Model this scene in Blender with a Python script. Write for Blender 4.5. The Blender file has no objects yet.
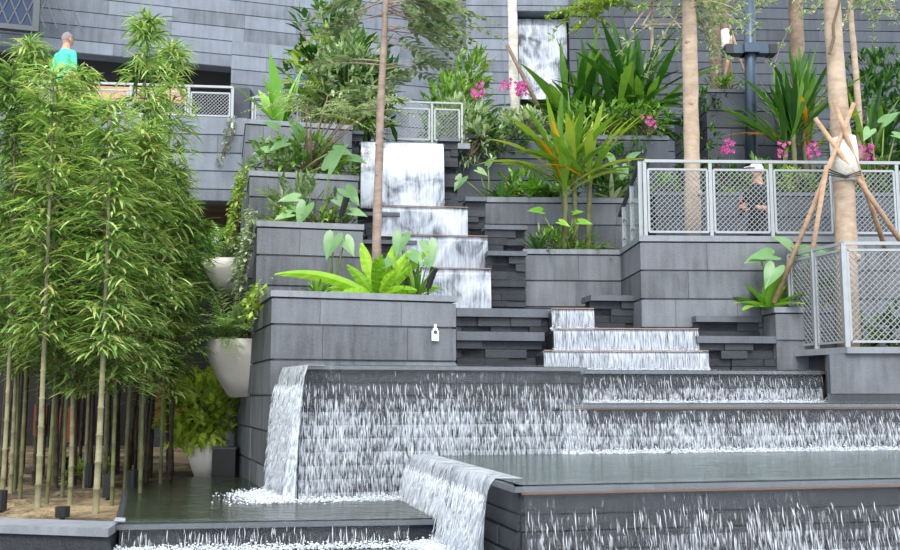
import bpy, math, random
from mathutils import Vector, Matrix
random.seed(7)
R = random.random
def U(a, b): return a + (b - a) * random.random()
V3 = Vector
scn = bpy.context.scene
COL = scn.collection

# ------------------------------------------------------------------ camera, sky, sun, exposure
EZ = 2.0
FPX = 1000.0
TH = math.atan(121 / FPX)
CT, ST = math.cos(TH), math.sin(TH)
cam = bpy.data.objects.new('camera', bpy.data.cameras.new('camera'))
COL.objects.link(cam)
cam.location = (0, 0, EZ)
cam.rotation_euler = (math.pi / 2 + TH, 0, 0)
cam.data.sensor_width = 36
cam.data.lens = 36 * FPX / 900
cam.data.clip_end = 200
scn.camera = cam
w = bpy.data.worlds.new('sky'); scn.world = w; w.use_nodes = True
bg = w.node_tree.nodes['Background']
bg.inputs[0].default_value = (0.86, 0.93, 1.0, 1)
bg.inputs[1].default_value = 1.5
sun = bpy.data.objects.new('sun', bpy.data.lights.new('sun', 'SUN'))
COL.objects.link(sun)
sun.data.energy = 2.2
sun.data.angle = math.radians(30)
sun.data.color = (1, 0.97, 0.9)
sun.rotation_euler = (math.radians(44), 0, math.radians(-4))
scn.view_settings.view_transform = 'Standard'
scn.view_settings.look = 'None'
scn.view_settings.gamma = 1
scn.view_settings.use_curve_mapping = False
scn.view_settings.exposure = 0.66
try:
    scn.cycles.transparent_max_bounces = 24
    scn.cycles.max_bounces = 8
except Exception:
    pass

# ------------------------------------------------------------------ picture -> place
def ray(px, py):
    u = (px - 450) / FPX; v = (275 - py) / FPX
    return V3((u, CT - v * ST, ST + v * CT))
def P(px, py, d):
    r = ray(px, py); return V3((0, 0, EZ)) + r * (d / r.y)
def Pz(px, py, z):
    r = ray(px, py); return V3((0, 0, EZ)) + r * ((z - EZ) / r.z)
def zp(py, d): return P(450, py, d).z
def pxof(p):
    q = p - V3((0, 0, EZ)); f = q.y * CT + q.z * ST
    return 450 + FPX * q.x / f
def run_to(A, a, px):
    """length along heading a (deg) from A until image column px"""
    e = V3((math.cos(math.radians(a)), math.sin(math.radians(a)), 0))
    lo, hi = 0.0, 40.0
    for _ in range(50):
        m = (lo + hi) / 2
        if pxof(A + e * m) < px: lo = m
        else: hi = m
    return lo

# ------------------------------------------------------------------ materials
def lin(c):
    return tuple(((x / 255) / 12.92 if x <= 10 else (((x / 255) + .055) / 1.055) ** 2.4) for x in c) + (1,)
class NT:
    def __init__(s, name):
        s.m = bpy.data.materials.new(name); s.m.use_nodes = True
        s.t = s.m.node_tree; s.t.nodes.clear()
        s.out = s.n('ShaderNodeOutputMaterial')
    def n(s, typ, **kw):
        o = s.t.nodes.new(typ)
        for k, v in kw.items():
            if k.startswith('i_'):
                o.inputs[k[2:].replace('_', ' ')].default_value = v
            else: setattr(o, k, v)
        return o
    def l(s, a, b): s.t.links.new(a, b)
    def ramp(s, fac, stops):
        r = s.n('ShaderNodeValToRGB'); s.l(fac, r.inputs[0])
        e = r.color_ramp.elements
        while len(e) > 1: e.remove(e[-1])
        e[0].position = stops[0][0]; e[0].color = stops[0][1]
        for p, c in stops[1:]:
            k = e.new(p); k.color = c
        return r.outputs[0]
    def noise(s, vec, scale, detail=4, rough=.6, dist=0):
        n = s.n('ShaderNodeTexNoise'); s.l(vec, n.inputs['Vector'])
        n.inputs['Scale'].default_value = scale; n.inputs['Detail'].default_value = detail
        n.inputs['Roughness'].default_value = rough; n.inputs['Distortion'].default_value = dist
        return n.outputs['Fac']
    def mapping(s, vec, scale, loc=(0, 0, 0)):
        m = s.n('ShaderNodeMapping'); s.l(vec, m.inputs[0]); m.inputs['Scale'].default_value = scale
        m.inputs['Location'].default_value = loc
        return m.outputs[0]
    def math(s, op, a, b):
        m = s.n('ShaderNodeMath', operation=op)
        for i, x in enumerate((a, b)):
            if x is None: continue
            if isinstance(x, (int, float)): m.inputs[i].default_value = x
            else: s.l(x, m.inputs[i])
        return m.outputs[0]
    def mixc(s, fac, a, b, mode='MIX'):
        m = s.n('ShaderNodeMix', data_type='RGBA', blend_type=mode)
        for i, x in ((0, fac), (6, a), (7, b)):
            if isinstance(x, (int, float, tuple)): m.inputs[i].default_value = x
            else: s.l(x, m.inputs[i])
        return m.outputs[2]

def stone(name, c, var=.25, rough=.7, bump=.25, stain=.5, scale=1.0, spec=.4):
    k = NT(name)
    co = k.n('ShaderNodeTexCoord').outputs['Object']
    n1 = k.noise(co, 2.2 * scale, 6, .65)
    n2 = k.noise(co, 38 * scale, 4, .7)
    n3 = k.noise(k.mapping(co, (5, 5, .7)), 2.0, 4, .6)
    isl = k.n('ShaderNodeNewGeometry').outputs['Random Per Island']
    base = lin(c)
    f = k.math('ADD', k.math('MULTIPLY', n1, .45), k.math('MULTIPLY', n2, .25))
    f = k.math('ADD', f, k.math('MULTIPLY', k.math('SUBTRACT', n3, .5), stain))
    f = k.math('ADD', f, k.math('MULTIPLY', k.math('SUBTRACT', isl, .5), var))
    lo = tuple(x * .45 for x in base[:3]) + (1,)
    hi = tuple(min(1, x * 1.55) for x in base[:3]) + (1,)
    colr = k.ramp(f, [(.05, lo), (.36, base), (.75, hi)])
    b = k.n('ShaderNodeBsdfPrincipled'); k.l(colr, b.inputs['Base Color'])
    b.inputs['Roughness'].default_value = rough
    b.inputs['Specular IOR Level'].default_value = spec
    bp = k.n('ShaderNodeBump'); bp.inputs['Strength'].default_value = bump; bp.inputs['Distance'].default_value = .02
    k.l(k.math('ADD', n2, n1), bp.inputs['Height']); k.l(bp.outputs[0], b.inputs['Normal'])
    k.l(b.outputs[0], k.out.inputs[0])
    return k.m

def plain(name, c, rough=.5, metal=0, var=.15, scale=12, bump=0, spec=.5):
    k = NT(name)
    co = k.n('ShaderNodeTexCoord').outputs['Object']
    n = k.noise(co, scale, 4, .6)
    base = lin(c)
    colr = k.ramp(n, [(.25, tuple(x * (1 - var) for x in base[:3]) + (1,)), (.75, tuple(min(1, x * (1 + var)) for x in base[:3]) + (1,))])
    b = k.n('ShaderNodeBsdfPrincipled'); k.l(colr, b.inputs['Base Color'])
    b.inputs['Roughness'].default_value = rough; b.inputs['Metallic'].default_value = metal
    b.inputs['Specular IOR Level'].default_value = spec
    if bump:
        bp = k.n('ShaderNodeBump'); bp.inputs['Strength'].default_value = bump; bp.inputs['Distance'].default_value = .02
        k.l(n, bp.inputs['Height']); k.l(bp.outputs[0], b.inputs['Normal'])
    k.l(b.outputs[0], k.out.inputs[0])
    return k.m

def leafm(name, cols, rough=.42, trans=.3):
    """cols: list of rgb stops picked per leaf"""
    k = NT(name)
    isl = k.n('ShaderNodeNewGeometry').outputs['Random Per Island']
    oi = k.n('ShaderNodeObjectInfo').outputs['Random']
    co = k.n('ShaderNodeTexCoord').outputs['Object']
    n = k.noise(co, 9, 2, .5)
    f = k.math('ADD', k.math('MULTIPLY', isl, .75), k.math('MULTIPLY', n, .3))
    f = k.math('ADD', f, k.math('MULTIPLY', oi, .1))
    st = [(i / max(1, len(cols) - 1) * .9 + .08, lin(c)) for i, c in enumerate(cols)]
    colr = k.ramp(f, st)
    b = k.n('ShaderNodeBsdfPrincipled'); k.l(colr, b.inputs['Base Color'])
    b.inputs['Roughness'].default_value = rough
    t = k.n('ShaderNodeBsdfTranslucent')
    k.l(k.mixc(1.0, colr, (1.0, 1.0, .55, 1), 'MULTIPLY'), t.inputs[0])
    mx = k.n('ShaderNodeMixShader'); mx.inputs[0].default_value = trans
    k.l(b.outputs[0], mx.inputs[1]); k.l(t.outputs[0], mx.inputs[2]); k.l(mx.outputs[0], k.out.inputs[0])
    return k.m

def fallwater(name, fx, fy, lo, hi, grad=0.0, white=(218, 223, 232), dark=(134, 142, 156), film=.05):
    """strands of falling water: u = metres along the lip, v = metres fallen"""
    k = NT(name)
    uv = k.n('ShaderNodeTexCoord').outputs['UV']
    n1 = k.noise(k.mapping(uv, (fx, fy, 1)), 1.0, 4, .62, .6)
    n2 = k.noise(k.mapping(uv, (fx * 2.7, fy * 2.2, 1), (3, 7, 0)), 1.0, 3, .6, .4)
    n3 = k.noise(k.mapping(uv, (1.7, .6, 1), (9, 2, 0)), 1.0, 2, .5)
    f = k.math('ADD', k.math('MULTIPLY', n1, .62), k.math('MULTIPLY', n2, .38))
    f = k.math('ADD', f, k.math('MULTIPLY', k.math('SUBTRACT', n3, .5), .22))
    if grad:
        sx = k.n('ShaderNodeSeparateXYZ'); k.l(uv, sx.inputs[0])
        g = k.n('ShaderNodeMapRange'); k.l(sx.outputs[1], g.inputs[0])
        g.inputs[1].default_value = .06; g.inputs[2].default_value = grad
        g.inputs[3].default_value = -.15; g.inputs[4].default_value = .045
        fr = k.math('FRACT', k.math('DIVIDE', k.math('ADD', sx.outputs[1], .03), .11), None)
        f = k.math('ADD', f, k.math('MULTIPLY', k.math('SUBTRACT', .5, fr), .065))
        f = k.math('ADD', f, g.outputs[0])
    al = k.n('ShaderNodeMapRange'); al.interpolation_type = 'SMOOTHSTEP'
    k.l(f, al.inputs[0]); al.inputs[1].default_value = lo; al.inputs[2].default_value = hi; al.inputs[3].default_value = film; al.inputs[4].default_value = .95
    cr = k.ramp(n2, [(.32, lin(dark)), (.6, lin(white))])
    b = k.n('ShaderNodeBsdfPrincipled'); k.l(cr, b.inputs['Base Color'])
    b.inputs['Roughness'].default_value = .25
    bp = k.n('ShaderNodeBump'); bp.inputs['Strength'].default_value = .5; bp.inputs['Distance'].default_value = .03
    k.l(f, bp.inputs['Height']); k.l(bp.outputs[0], b.inputs['Normal'])
    t = k.n('ShaderNodeBsdfTranslucent'); k.l(cr, t.inputs[0])
    m0 = k.n('ShaderNodeMixShader'); m0.inputs[0].default_value = .3
    k.l(b.outputs[0], m0.inputs[1]); k.l(t.outputs[0], m0.inputs[2])
    tr = k.n('ShaderNodeBsdfTransparent')
    mx = k.n('ShaderNodeMixShader'); k.l(al.outputs[0], mx.inputs[0])
    k.l(tr.outputs[0], mx.inputs[1]); k.l(m0.outputs[0], mx.inputs[2]); k.l(mx.outputs[0], k.out.inputs[0])
    return k.m

def sheetwater(name, thick=.85):
    """smooth glassy sheet with long painted grey and white reflections"""
    k = NT(name)
    uv = k.n('ShaderNodeTexCoord').outputs['UV']
    n1 = k.noise(k.mapping(uv, (34, 3.0, 1)), 1.0, 4, .65, .5)
    n2 = k.noise(k.mapping(uv, (3.0, 2.4, 1), (4, 1, 0)), 1.0, 3, .55, .8)
    f = k.math('ADD', k.math('MULTIPLY', n1, .35), k.math('MULTIPLY', n2, .65))
    cr = k.ramp(f, [(.34, lin((84, 90, 100))), (.43, lin((128, 134, 144))), (.5, lin((164, 169, 179))), (.6, lin((198, 203, 212)))])  # grey and white stops put the reflections into the base colour
    b = k.n('ShaderNodeBsdfPrincipled'); k.l(cr, b.inputs['Base Color'])
    b.inputs['Roughness'].default_value = .12
    bp = k.n('ShaderNodeBump'); bp.inputs['Strength'].default_value = .35; bp.inputs['Distance'].default_value = .02
    k.l(f, bp.inputs['Height']); k.l(bp.outputs[0], b.inputs['Normal'])
    tr = k.n('ShaderNodeBsdfTransparent')
    al = k.n('ShaderNodeMapRange'); k.l(f, al.inputs[0])
    al.inputs[1].default_value = .36; al.inputs[2].default_value = .46
    al.inputs[3].default_value = thick - .25; al.inputs[4].default_value = min(1, thick + .1)
    mx = k.n('ShaderNodeMixShader'); k.l(al.outputs[0], mx.inputs[0])
    k.l(tr.outputs[0], mx.inputs[1]); k.l(b.outputs[0], mx.inputs[2]); k.l(mx.outputs[0], k.out.inputs[0])
    return k.m

def poolwater(name, c=(54, 66, 64)):
    k = NT(name)
    co = k.n('ShaderNodeTexCoord').outputs['Object']
    n1 = k.noise(k.mapping(co, (1.6, 5, 1)), 2.5, 4, .6, .5)
    n2 = k.noise(co, 14, 3, .6)
    b = k.n('ShaderNodeBsdfPrincipled')
    cr = k.ramp(n1, [(.3, tuple(x * .7 for x in lin(c)[:3]) + (1,)), (.7, tuple(x * 1.5 for x in lin(c)[:3]) + (1,))])
    k.l(cr, b.inputs['Base Color'])
    b.inputs['Roughness'].default_value = .13; b.inputs['IOR'].default_value = 1.33
    b.inputs['Specular IOR Level'].default_value = .7
    bp = k.n('ShaderNodeBump'); bp.inputs['Strength'].default_value = .55; bp.inputs['Distance'].default_value = .06
    k.l(k.math('ADD', n1, k.math('MULTIPLY', n2, .35)), bp.inputs['Height']); k.l(bp.outputs[0], b.inputs['Normal'])
    k.l(b.outputs[0], k.out.inputs[0])
    return k.m

def glassm(name, c, alpha=.35):
    k = NT(name)
    b = k.n('ShaderNodeBsdfPrincipled'); b.inputs['Base Color'].default_value = lin(c)
    b.inputs['Roughness'].default_value = .05
    tr = k.n('ShaderNodeBsdfTransparent')
    mx = k.n('ShaderNodeMixShader'); mx.inputs[0].default_value = alpha
    k.l(tr.outputs[0], mx.inputs[1]); k.l(b.outputs[0], mx.inputs[2]); k.l(mx.outputs[0], k.out.inputs[0])
    return k.m

def barkm(name, c, c2, ring=9):
    k = NT(name)
    co = k.n('ShaderNodeTexCoord').outputs['Object']
    n1 = k.noise(k.mapping(co, (3, 3, ring)), 2.0, 5, .65, .4)
    n2 = k.noise(co, 5, 4, .6)
    f = k.math('ADD', k.math('MULTIPLY', n1, .5), k.math('MULTIPLY', n2, .5))
    cr = k.ramp(f, [(.33, lin(c2)), (.6, lin(c))])
    b = k.n('ShaderNodeBsdfPrincipled'); k.l(cr, b.inputs['Base Color']); b.inputs['Roughness'].default_value = .8
    bp = k.n('ShaderNodeBump'); bp.inputs['Strength'].default_value = .4; bp.inputs['Distance'].default_value = .01
    k.l(f, bp.inputs['Height']); k.l(bp.outputs[0], b.inputs['Normal']); k.l(b.outputs[0], k.out.inputs[0])
    return k.m

S = {}
S['clad'] = stone('grey cladding', (98, 101, 107), .34, .7, .35, .8)
S['cope'] = stone('coping stone', (122, 125, 132), .12, .55)
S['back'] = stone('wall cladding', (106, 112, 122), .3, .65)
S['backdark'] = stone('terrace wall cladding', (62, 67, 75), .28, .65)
S['dark'] = stone('dark stacked stone', (46, 49, 56), .5, .6, .5)
S['slab'] = stone('dark slab stone', (86, 90, 98), .2, .5, .3)
S['wet'] = stone('wet riven stone', (34, 37, 45), .6, .22, .9, .4, 1.6, .6)
S['lip'] = stone('wet lip stone', (76, 81, 87), .15, .15, .15, .3, 1, .7)
S['soil'] = plain('planting soil', (58, 46, 36), .95, 0, .4, 30, .5)
def sandm():
    k = NT('leaf-strewn sand'); co = k.n('ShaderNodeTexCoord').outputs['Object']
    a = k.noise(co, 1.1, 5, .7); b_ = k.noise(co, 22, 4, .7)
    f = k.math('ADD', k.math('MULTIPLY', a, .7), k.math('MULTIPLY', b_, .3))
    cr = k.ramp(f, [(.38, lin((44, 36, 26))), (.48, lin((92, 76, 54))), (.6, lin((164, 142, 108)))])
    b = k.n('ShaderNodeBsdfPrincipled'); k.l(cr, b.inputs['Base Color']); b.inputs['Roughness'].default_value = .95
    bp = k.n('ShaderNodeBump'); bp.inputs['Strength'].default_value = .8; bp.inputs['Distance'].default_value = .03
    k.l(b_, bp.inputs['Height']); k.l(bp.outputs[0], b.inputs['Normal']); k.l(b.outputs[0], k.out.inputs[0])
    return k.m
S['sand'] = sandm()
S['soffit'] = plain('brown soffit', (84, 66, 44), .8, 0, .15, 3)
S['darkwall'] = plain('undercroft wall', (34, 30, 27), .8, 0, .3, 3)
S['metal'] = plain('grey painted steel', (150, 154, 157), .4, .3, .08)
S['metaldark'] = plain('dark handrail', (70, 74, 78), .4, .4, .1)
S['mesh'] = plain('mesh steel', (140, 143, 146), .45, .3, .05)
S['lamp'] = plain('blue grey lamp post', (62, 76, 92), .4, .4, .1)
S['black'] = plain('black fitting', (22, 22, 24), .5)
S['pot'] = plain('white pot', (214, 208, 202), .6, 0, .08, 4, .1)
S['glass'] = glassm('rail glass', (150, 165, 165), .3)
S['winglass'] = glassm('window glass', (22, 42, 72), .95)
S['rope'] = plain('black strap', (30, 30, 32), .7)
S['wrap'] = plain('white trunk wrap', (206, 200, 190), .9, 0, .12, 30, .4)
S['stake'] = barkm('weathered stake', (176, 146, 118), (128, 100, 78))
S['barkpale'] = barkm('pale bark', (174, 154, 134), (132, 112, 94))
S['barkpink'] = barkm('pinkish bark', (150, 130, 118), (100, 84, 74))
S['barkwhite'] = barkm('whitish bark', (206, 200, 190), (150, 142, 130))
S['barkbrown'] = barkm('brown bark', (132, 112, 94), (80, 66, 54))
S['stem'] = plain('green stem', (112, 128, 62), .6, 0, .2)
S['twig'] = plain('twig', (96, 84, 62), .8)
S['culm'] = barkm('bamboo culm', (138, 134, 102), (88, 84, 60), 3)
S['culmgreen'] = barkm('green bamboo culm', (100, 102, 60), (62, 62, 36), 3)
S['culmshade'] = barkm('shade-darkened bamboo culm', (70, 56, 38), (30, 25, 18), 3)  # dark brown culm, deepened to stand in for the shade inside the grove
S['bleaf'] = leafm('bamboo leaves', [(40, 70, 32), (88, 130, 60), (136, 174, 92), (192, 216, 134), (184, 172, 126)], .45, .4)
S['bleaf2'] = leafm('dark bamboo leaves', [(50, 80, 38), (80, 114, 52), (112, 144, 72), (140, 168, 92)], .45, .35)
S['pot_leaf'] = leafm('brightened yellow green pot leaf', [(140, 168, 50), (184, 208, 76), (216, 230, 110)], .45, .4)  # yellow green leaf, colour lifted to offset the shade around this pot
S['fernbright'] = leafm('brightened fern leaf', [(130, 170, 100), (166, 200, 130), (200, 222, 164)])  # fern green brightened in the colour to make up for shade on the pots
S['nest'] = leafm('lime fern', [(92, 144, 22), (128, 178, 34), (164, 204, 66)], .35, .35)
S['hosta'] = leafm('bright broad leaf', [(66, 122, 30), (104, 160, 44), (146, 188, 70)], .35)
S['aloc'] = leafm('taro leaf', [(66, 108, 60), (94, 138, 82), (132, 168, 114)], .35)
S['dark_leaf'] = leafm('deep green leaf', [(26, 56, 26), (44, 84, 36), (74, 118, 52), (110, 150, 76)], .35)
S['mid_leaf'] = leafm('mid green leaf', [(50, 88, 34), (84, 128, 48), (120, 160, 66), (160, 192, 96)])
S['pale_leaf'] = leafm('grey green leaf', [(84, 112, 78), (128, 152, 112), (176, 192, 150), (206, 214, 180)])
S['lime_leaf'] = leafm('lime leaf', [(96, 128, 40), (136, 168, 54), (178, 202, 90)])
S['palmdark'] = leafm('dark palm leaf', [(24, 58, 18), (44, 86, 26), (72, 118, 36), (120, 158, 60)], .3)
S['palmlime'] = leafm('yellow green palm leaf', [(58, 100, 22), (92, 136, 34), (132, 164, 54), (168, 178, 70)], .32)
S['orange_leaf'] = leafm('orange leaf', [(196, 130, 30), (222, 168, 46)], .35)
S['fern'] = leafm('fern leaf', [(60, 110, 34), (96, 146, 50), (134, 176, 74)])
S['tree_leaf'] = leafm('grey tree leaf', [(60, 88, 52), (96, 124, 80), (140, 162, 116), (180, 196, 152)])
S['magenta'] = leafm('magenta petal', [(120, 20, 80), (170, 40, 120), (206, 96, 166)], .5, .2)
S['cascade'] = fallwater('cascade strands', 46, 6.0, .43, .66, .5)
S['cascade_low'] = fallwater('low cascade strands', 46, 8.0, .43, .66, .26)
S['stream'] = fallwater('white stream', 30, 5.0, .33, .56, 0, (228, 232, 240), (150, 159, 172), .08)
S['whitefall'] = fallwater('white step fall', 34, 3.0, .30, .54, 0, (206, 211, 222), (112, 120, 134), .3)
S['sheet'] = sheetwater('glassy sheet')
S['foam'] = plain('foam', (216, 221, 229), .5, 0, .1, 40)
S['pool'] = poolwater('pool water')
S['poolgreen'] = poolwater('green pool water', (44, 50, 40))
S['skin'] = plain('skin', (186, 138, 112), .6, 0, .05)
S['hairgrey'] = plain('grey hair', (120, 112, 112), .7)
S['hairdark'] = plain('dark hair', (30, 26, 24), .6)
S['cap'] = plain('pale cap', (220, 218, 222), .8)
S['shirtblack'] = plain('black shirt', (34, 34, 38), .85)
S['shirtteal'] = plain('turquoise shirt', (70, 200, 160), .85)
S['shirtblue'] = plain('blue shirt', (48, 84, 200), .85)
S['trousers'] = plain('dark trousers', (40, 42, 50), .85)
S['tan'] = plain('tan timber', (190, 140, 100), .7, 0, .2)
S['red'] = plain('red panel', (124, 52, 34), .7)
S['copper'] = plain('brown edge strip', (150, 104, 66), .5)
S['edge'] = plain('pinkish edge strip', (150, 122, 108), .6)
S['tag'] = plain('white tag', (226, 228, 230), .5)

# ------------------------------------------------------------------ mesh building
class M:
    def __init__(s): s.v = []; s.f = []; s.uv = {}; s.mi = []
    def add(s, vs, fs, mi=0):
        b = len(s.v); s.v += [tuple(v) for v in vs]
        for f in fs: s.f.append(tuple(b + i for i in f)); s.mi.append(mi)
    def box(s, x0, x1, y0, y1, z0, z1, mi=0):
        s.add([(x0, y0, z0), (x1, y0, z0), (x1, y1, z0), (x0, y1, z0), (x0, y0, z1), (x1, y0, z1), (x1, y1, z1), (x0, y1, z1)],
              [(0, 3, 2, 1), (4, 5, 6, 7), (0, 1, 5, 4), (1, 2, 6, 5), (2, 3, 7, 6), (3, 0, 4, 7)], mi)
    def prism(s, poly, z0, z1, mi=0):
        n = len(poly)
        s.add([(p[0], p[1], z0) for p in poly] + [(p[0], p[1], z1) for p in poly],
              [tuple(range(n))[::-1], tuple(range(n, 2 * n))] + [(i, (i + 1) % n, n + (i + 1) % n, n + i) for i in range(n)], mi)
    def bar(s, p, q, wd, ht=None, up=V3((0, 0, 1)), mi=0):
        p, q = V3(p), V3(q); d = (q - p).normalized()
        sd = d.cross(up)
        if sd.length < 1e-4: sd = d.cross(V3((0, 1, 0)))
        sd.normalize(); u = sd.cross(d)
        ht = ht or wd; a = sd * wd / 2; b = u * ht / 2
        s.add([p - a - b, p + a - b, p + a + b, p - a + b, q - a - b, q + a - b, q + a + b, q - a + b],
              [(0, 1, 2, 3), (7, 6, 5, 4), (0, 4, 5, 1), (1, 5, 6, 2), (2, 6, 7, 3), (3, 7, 4, 0)], mi)
    def tube(s, pts, rad, n=8, mi=0):
        pts = [V3(p) for p in pts]; vs = []; fs = []
        if not hasattr(rad, '__len__'): rad = [rad] * len(pts)
        ref = V3((1, 0.02, 0.03))
        for i, p in enumerate(pts):
            d = (pts[min(i + 1, len(pts) - 1)] - pts[max(i - 1, 0)]).normalized()
            a = d.cross(ref)
            if a.length < .1: a = d.cross(V3((0, 1, 0)))
            a.normalize(); b = d.cross(a)
            for j in range(n):
                t = 2 * math.pi * j / n
                vs.append(p + (a * math.cos(t) + b * math.sin(t)) * rad[i])
        for i in range(len(pts) - 1):
            for j in range(n):
                k = (j + 1) % n
                fs.append((i * n + j, i * n + k, (i + 1) * n + k, (i + 1) * n + j))
        fs.append(tuple(range(n))[::-1]); fs.append(tuple(range((len(pts) - 1) * n, len(pts) * n)))
        s.add(vs, fs, mi)
    def lathe(s, c, prof, n=20, a0=0, a1=2 * math.pi, mi=0):
        vs = []; fs = []; full = abs(a1 - a0 - 2 * math.pi) < 1e-6; k = n if full else n + 1
        for r, z in prof:
            for j in range(k):
                t = a0 + (a1 - a0) * j / n
                vs.append((c[0] + r * math.cos(t), c[1] + r * math.sin(t), c[2] + z))
        for i in range(len(prof) - 1):
            for j in range(n):
                q = (j + 1) % k
                fs.append((i * k + j, i * k + q, (i + 1) * k + q, (i + 1) * k + j))
        s.add(vs, fs, mi)
    def blob(s, c, r, n=5, mi=0, jit=.25):
        rs = (r, r, r) if not hasattr(r, '__len__') else r
        vs = []; fs = []; m = n + 2
        for i in range(n + 1):
            ph = math.pi * i / n
            for j in range(m):
                th = 2 * math.pi * j / m; k = 1 + (R() - .5) * jit
                vs.append((c[0] + rs[0] * k * math.sin(ph) * math.cos(th), c[1] + rs[1] * k * math.sin(ph) * math.sin(th), c[2] + rs[2] * k * math.cos(ph)))
        for i in range(n):
            for j in range(m): fs.append((i * m + j, (i + 1) * m + j, (i + 1) * m + (j + 1) % m, i * m + (j + 1) % m))
        s.add(vs, fs, mi)
    def blade(s, p, d, L, W, droop=.5, n=4, prof=None, fold=.2, side=None, mi=0, wavy=0):
        p = V3(p); d = V3(d).normalized()
        if side is None:
            side = d.cross(V3((0, 0, 1)))
            if side.length < .15: side = V3((U(-1, 1), U(-1, 1), 0))
            side.normalize()
            side = (side + V3((0, 0, U(-.25, .25)))).normalized()
        vs = []; st = L / n
        for i in range(n + 1):
            t = i / n
            wd = W / 2 * (prof(t) if prof else max(.04, math.sin(math.pi * min(1, (t * .93 + .05) ** .75))))
            nr = side.cross(d)
            wv = wavy * W * math.sin(i * 2.4) if wavy else 0
            vs += [p - side * wd + nr * (fold * wd + wv), p.copy(), p + side * wd + nr * (fold * wd - wv)]
            p = p + d * st
            d = (d + V3((0, 0, -droop / n))).normalized()
        fs = []
        for i in range(n):
            a = i * 3
            fs += [(a, a + 1, a + 4, a + 3), (a + 1, a + 2, a + 5, a + 4)]
        s.add(vs, fs, mi)
        return p
    def frond(s, p, d, L, W, droop=.8, n=14, lw=.03, mi=0, smi=0, ldroop=.5, fwd=.55, base=.12):
        p = V3(p); d = V3(d).normalized(); pts = [p.copy()]; st = L / n
        side0 = d.cross(V3((0, 0, 1)))
        if side0.length < .1: side0 = V3((1, 0, 0))
        side0.normalize()
        for i in range(n):
            t = (i + .5) / n
            p = p + d * st; d = (d + V3((0, 0, -droop / n))).normalized(); pts.append(p.copy())
            if t > base:
                ll = W / 2 * max(.12, math.sin(math.pi * min(1, (t * .9 + .08)) ** .8))
                for sg in (-1, 1):
                    s.blade(p, side0 * sg + d * fwd + V3((0, 0, U(-.05, .2))), ll * U(.9, 1.1), lw, ldroop, 2, fold=.1, mi=mi)
        s.tube(pts, [max(.002, .008 * (1 - i / (n + 2)) * (L ** .5)) for i in range(n + 1)], 4, smi)
    def heart(s, p, tip, nrm, L, W, mi=0):
        """taro leaf: attach point p, tip direction, face normal"""
        tip = V3(tip).normalized(); nrm = V3(nrm); nrm = (nrm - tip * nrm.dot(tip)).normalized(); sd = tip.cross(nrm)
        out = [(0, .0), (.16, -.2), (.34, -.27), (.47, -.14), (.5, .08), (.43, .33), (.27, .6), (.1, .84), (0, 1.0)]
        pts = out + [(-x, y) for x, y in out[-2:0:-1]]
        vs = [V3(p) + tip * (.18 * L) - nrm * (.03 * L)]
        for x, y in pts:
            vs.append(V3(p) + sd * (x * W) + tip * (y * L) + nrm * (.16 * abs(x) * W - .22 * max(0, y) ** 2 * L + .012 * L * math.sin(9 * y + 3 * x)))
        n = len(pts)
        s.add(vs, [(0, 1 + i, 1 + (i + 1) % n) for i in range(n)], mi)
    def build(s, name, mats, parent=None, origin=(0, 0, 0), smooth=False):
        o3 = V3(origin)
        me = bpy.data.meshes.new(name)
        me.from_pydata([tuple(V3(v) - o3) for v in s.v] if o3.length else s.v, [], s.f)
        if not isinstance(mats, (list, tuple)): mats = [mats]
        for m in mats: me.materials.append(m)
        me.polygons.foreach_set('material_index', s.mi)
        if smooth: me.polygons.foreach_set('use_smooth', [True] * len(s.f))
        if s.uv:
            ul = me.uv_layers.new(name='UVMap')
            for li, lp in enumerate(me.loops):
                ul.data[li].uv = s.uv.get(lp.vertex_index, (0, 0))
        me.update()
        o = bpy.data.objects.new(name, me); COL.objects.link(o)
        if parent is not None: o.parent = parent
        else: o.location = o3
        return o
def tag(o, label=None, cat=None, group=None, kind=None):
    if label: o['label'] = label
    if cat: o['category'] = cat
    if group: o['group'] = group
    if kind: o['kind'] = kind
    return o
def thing(name, label, cat, loc=(0, 0, 0), rz=0, group=None, kind=None):
    o = bpy.data.objects.new(name, None); COL.objects.link(o)
    o.empty_display_size = .1
    o.location = loc; o.rotation_euler = (0, 0, rz)
    return tag(o, label, cat, group, kind)
def copy_tree(o, parent=None):
    c = o.copy(); COL.objects.link(c)
    if parent is not None: c.parent = parent
    for ch in [x for x in COL.objects if x.parent == o]: copy_tree(ch, c)
    return c

# ------------------------------------------------------------------ stone blocks
def clad(m, W, D, z0, z1, h=.33, first=None, t=.03, gap=.02, lo=.45, hi=.85, faces='FLR', jit=0.0, mi=0):
    """courses of cladding tiles on a core; x along the front, y to the back"""
    m.box(t, W - t, t, D, z0, z1, mi)
    z = z1; k = 0
    while z > z0 + .02:
        hh = first if (first and k == 0) else h
        zb = max(z0, z - hh)
        def run(L):
            x = 0; out = []; nx = U(lo * .5, hi)
            while x < L - .001:
                e = min(L, x + nx)
                if L - e < .15: e = L
                out.append((x, e)); x = e; nx = U(lo, hi)
            return out
        g = gap / 2
        if 'F' in faces:
            for a, b in run(W):
                j = U(-jit, jit); m.box(a + (.002 if a else 0), b - (.002 if b < W else 0), -j, t + .005, zb + g, z - g, mi)
        if 'L' in faces:
            for a, b in run(D - t):
                j = U(-jit, jit); m.box(-j, t + .005, t + a + .0045 + .002, t + b - .002, zb + g, z - g, mi)
        if 'R' in faces:
            for a, b in run(D - t):
                j = U(-jit, jit); m.box(W - t - .005, W + j, t + a + .0045 + .002, t + b - .002, zb + g, z - g, mi)
        z = zb; k += 1
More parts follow.
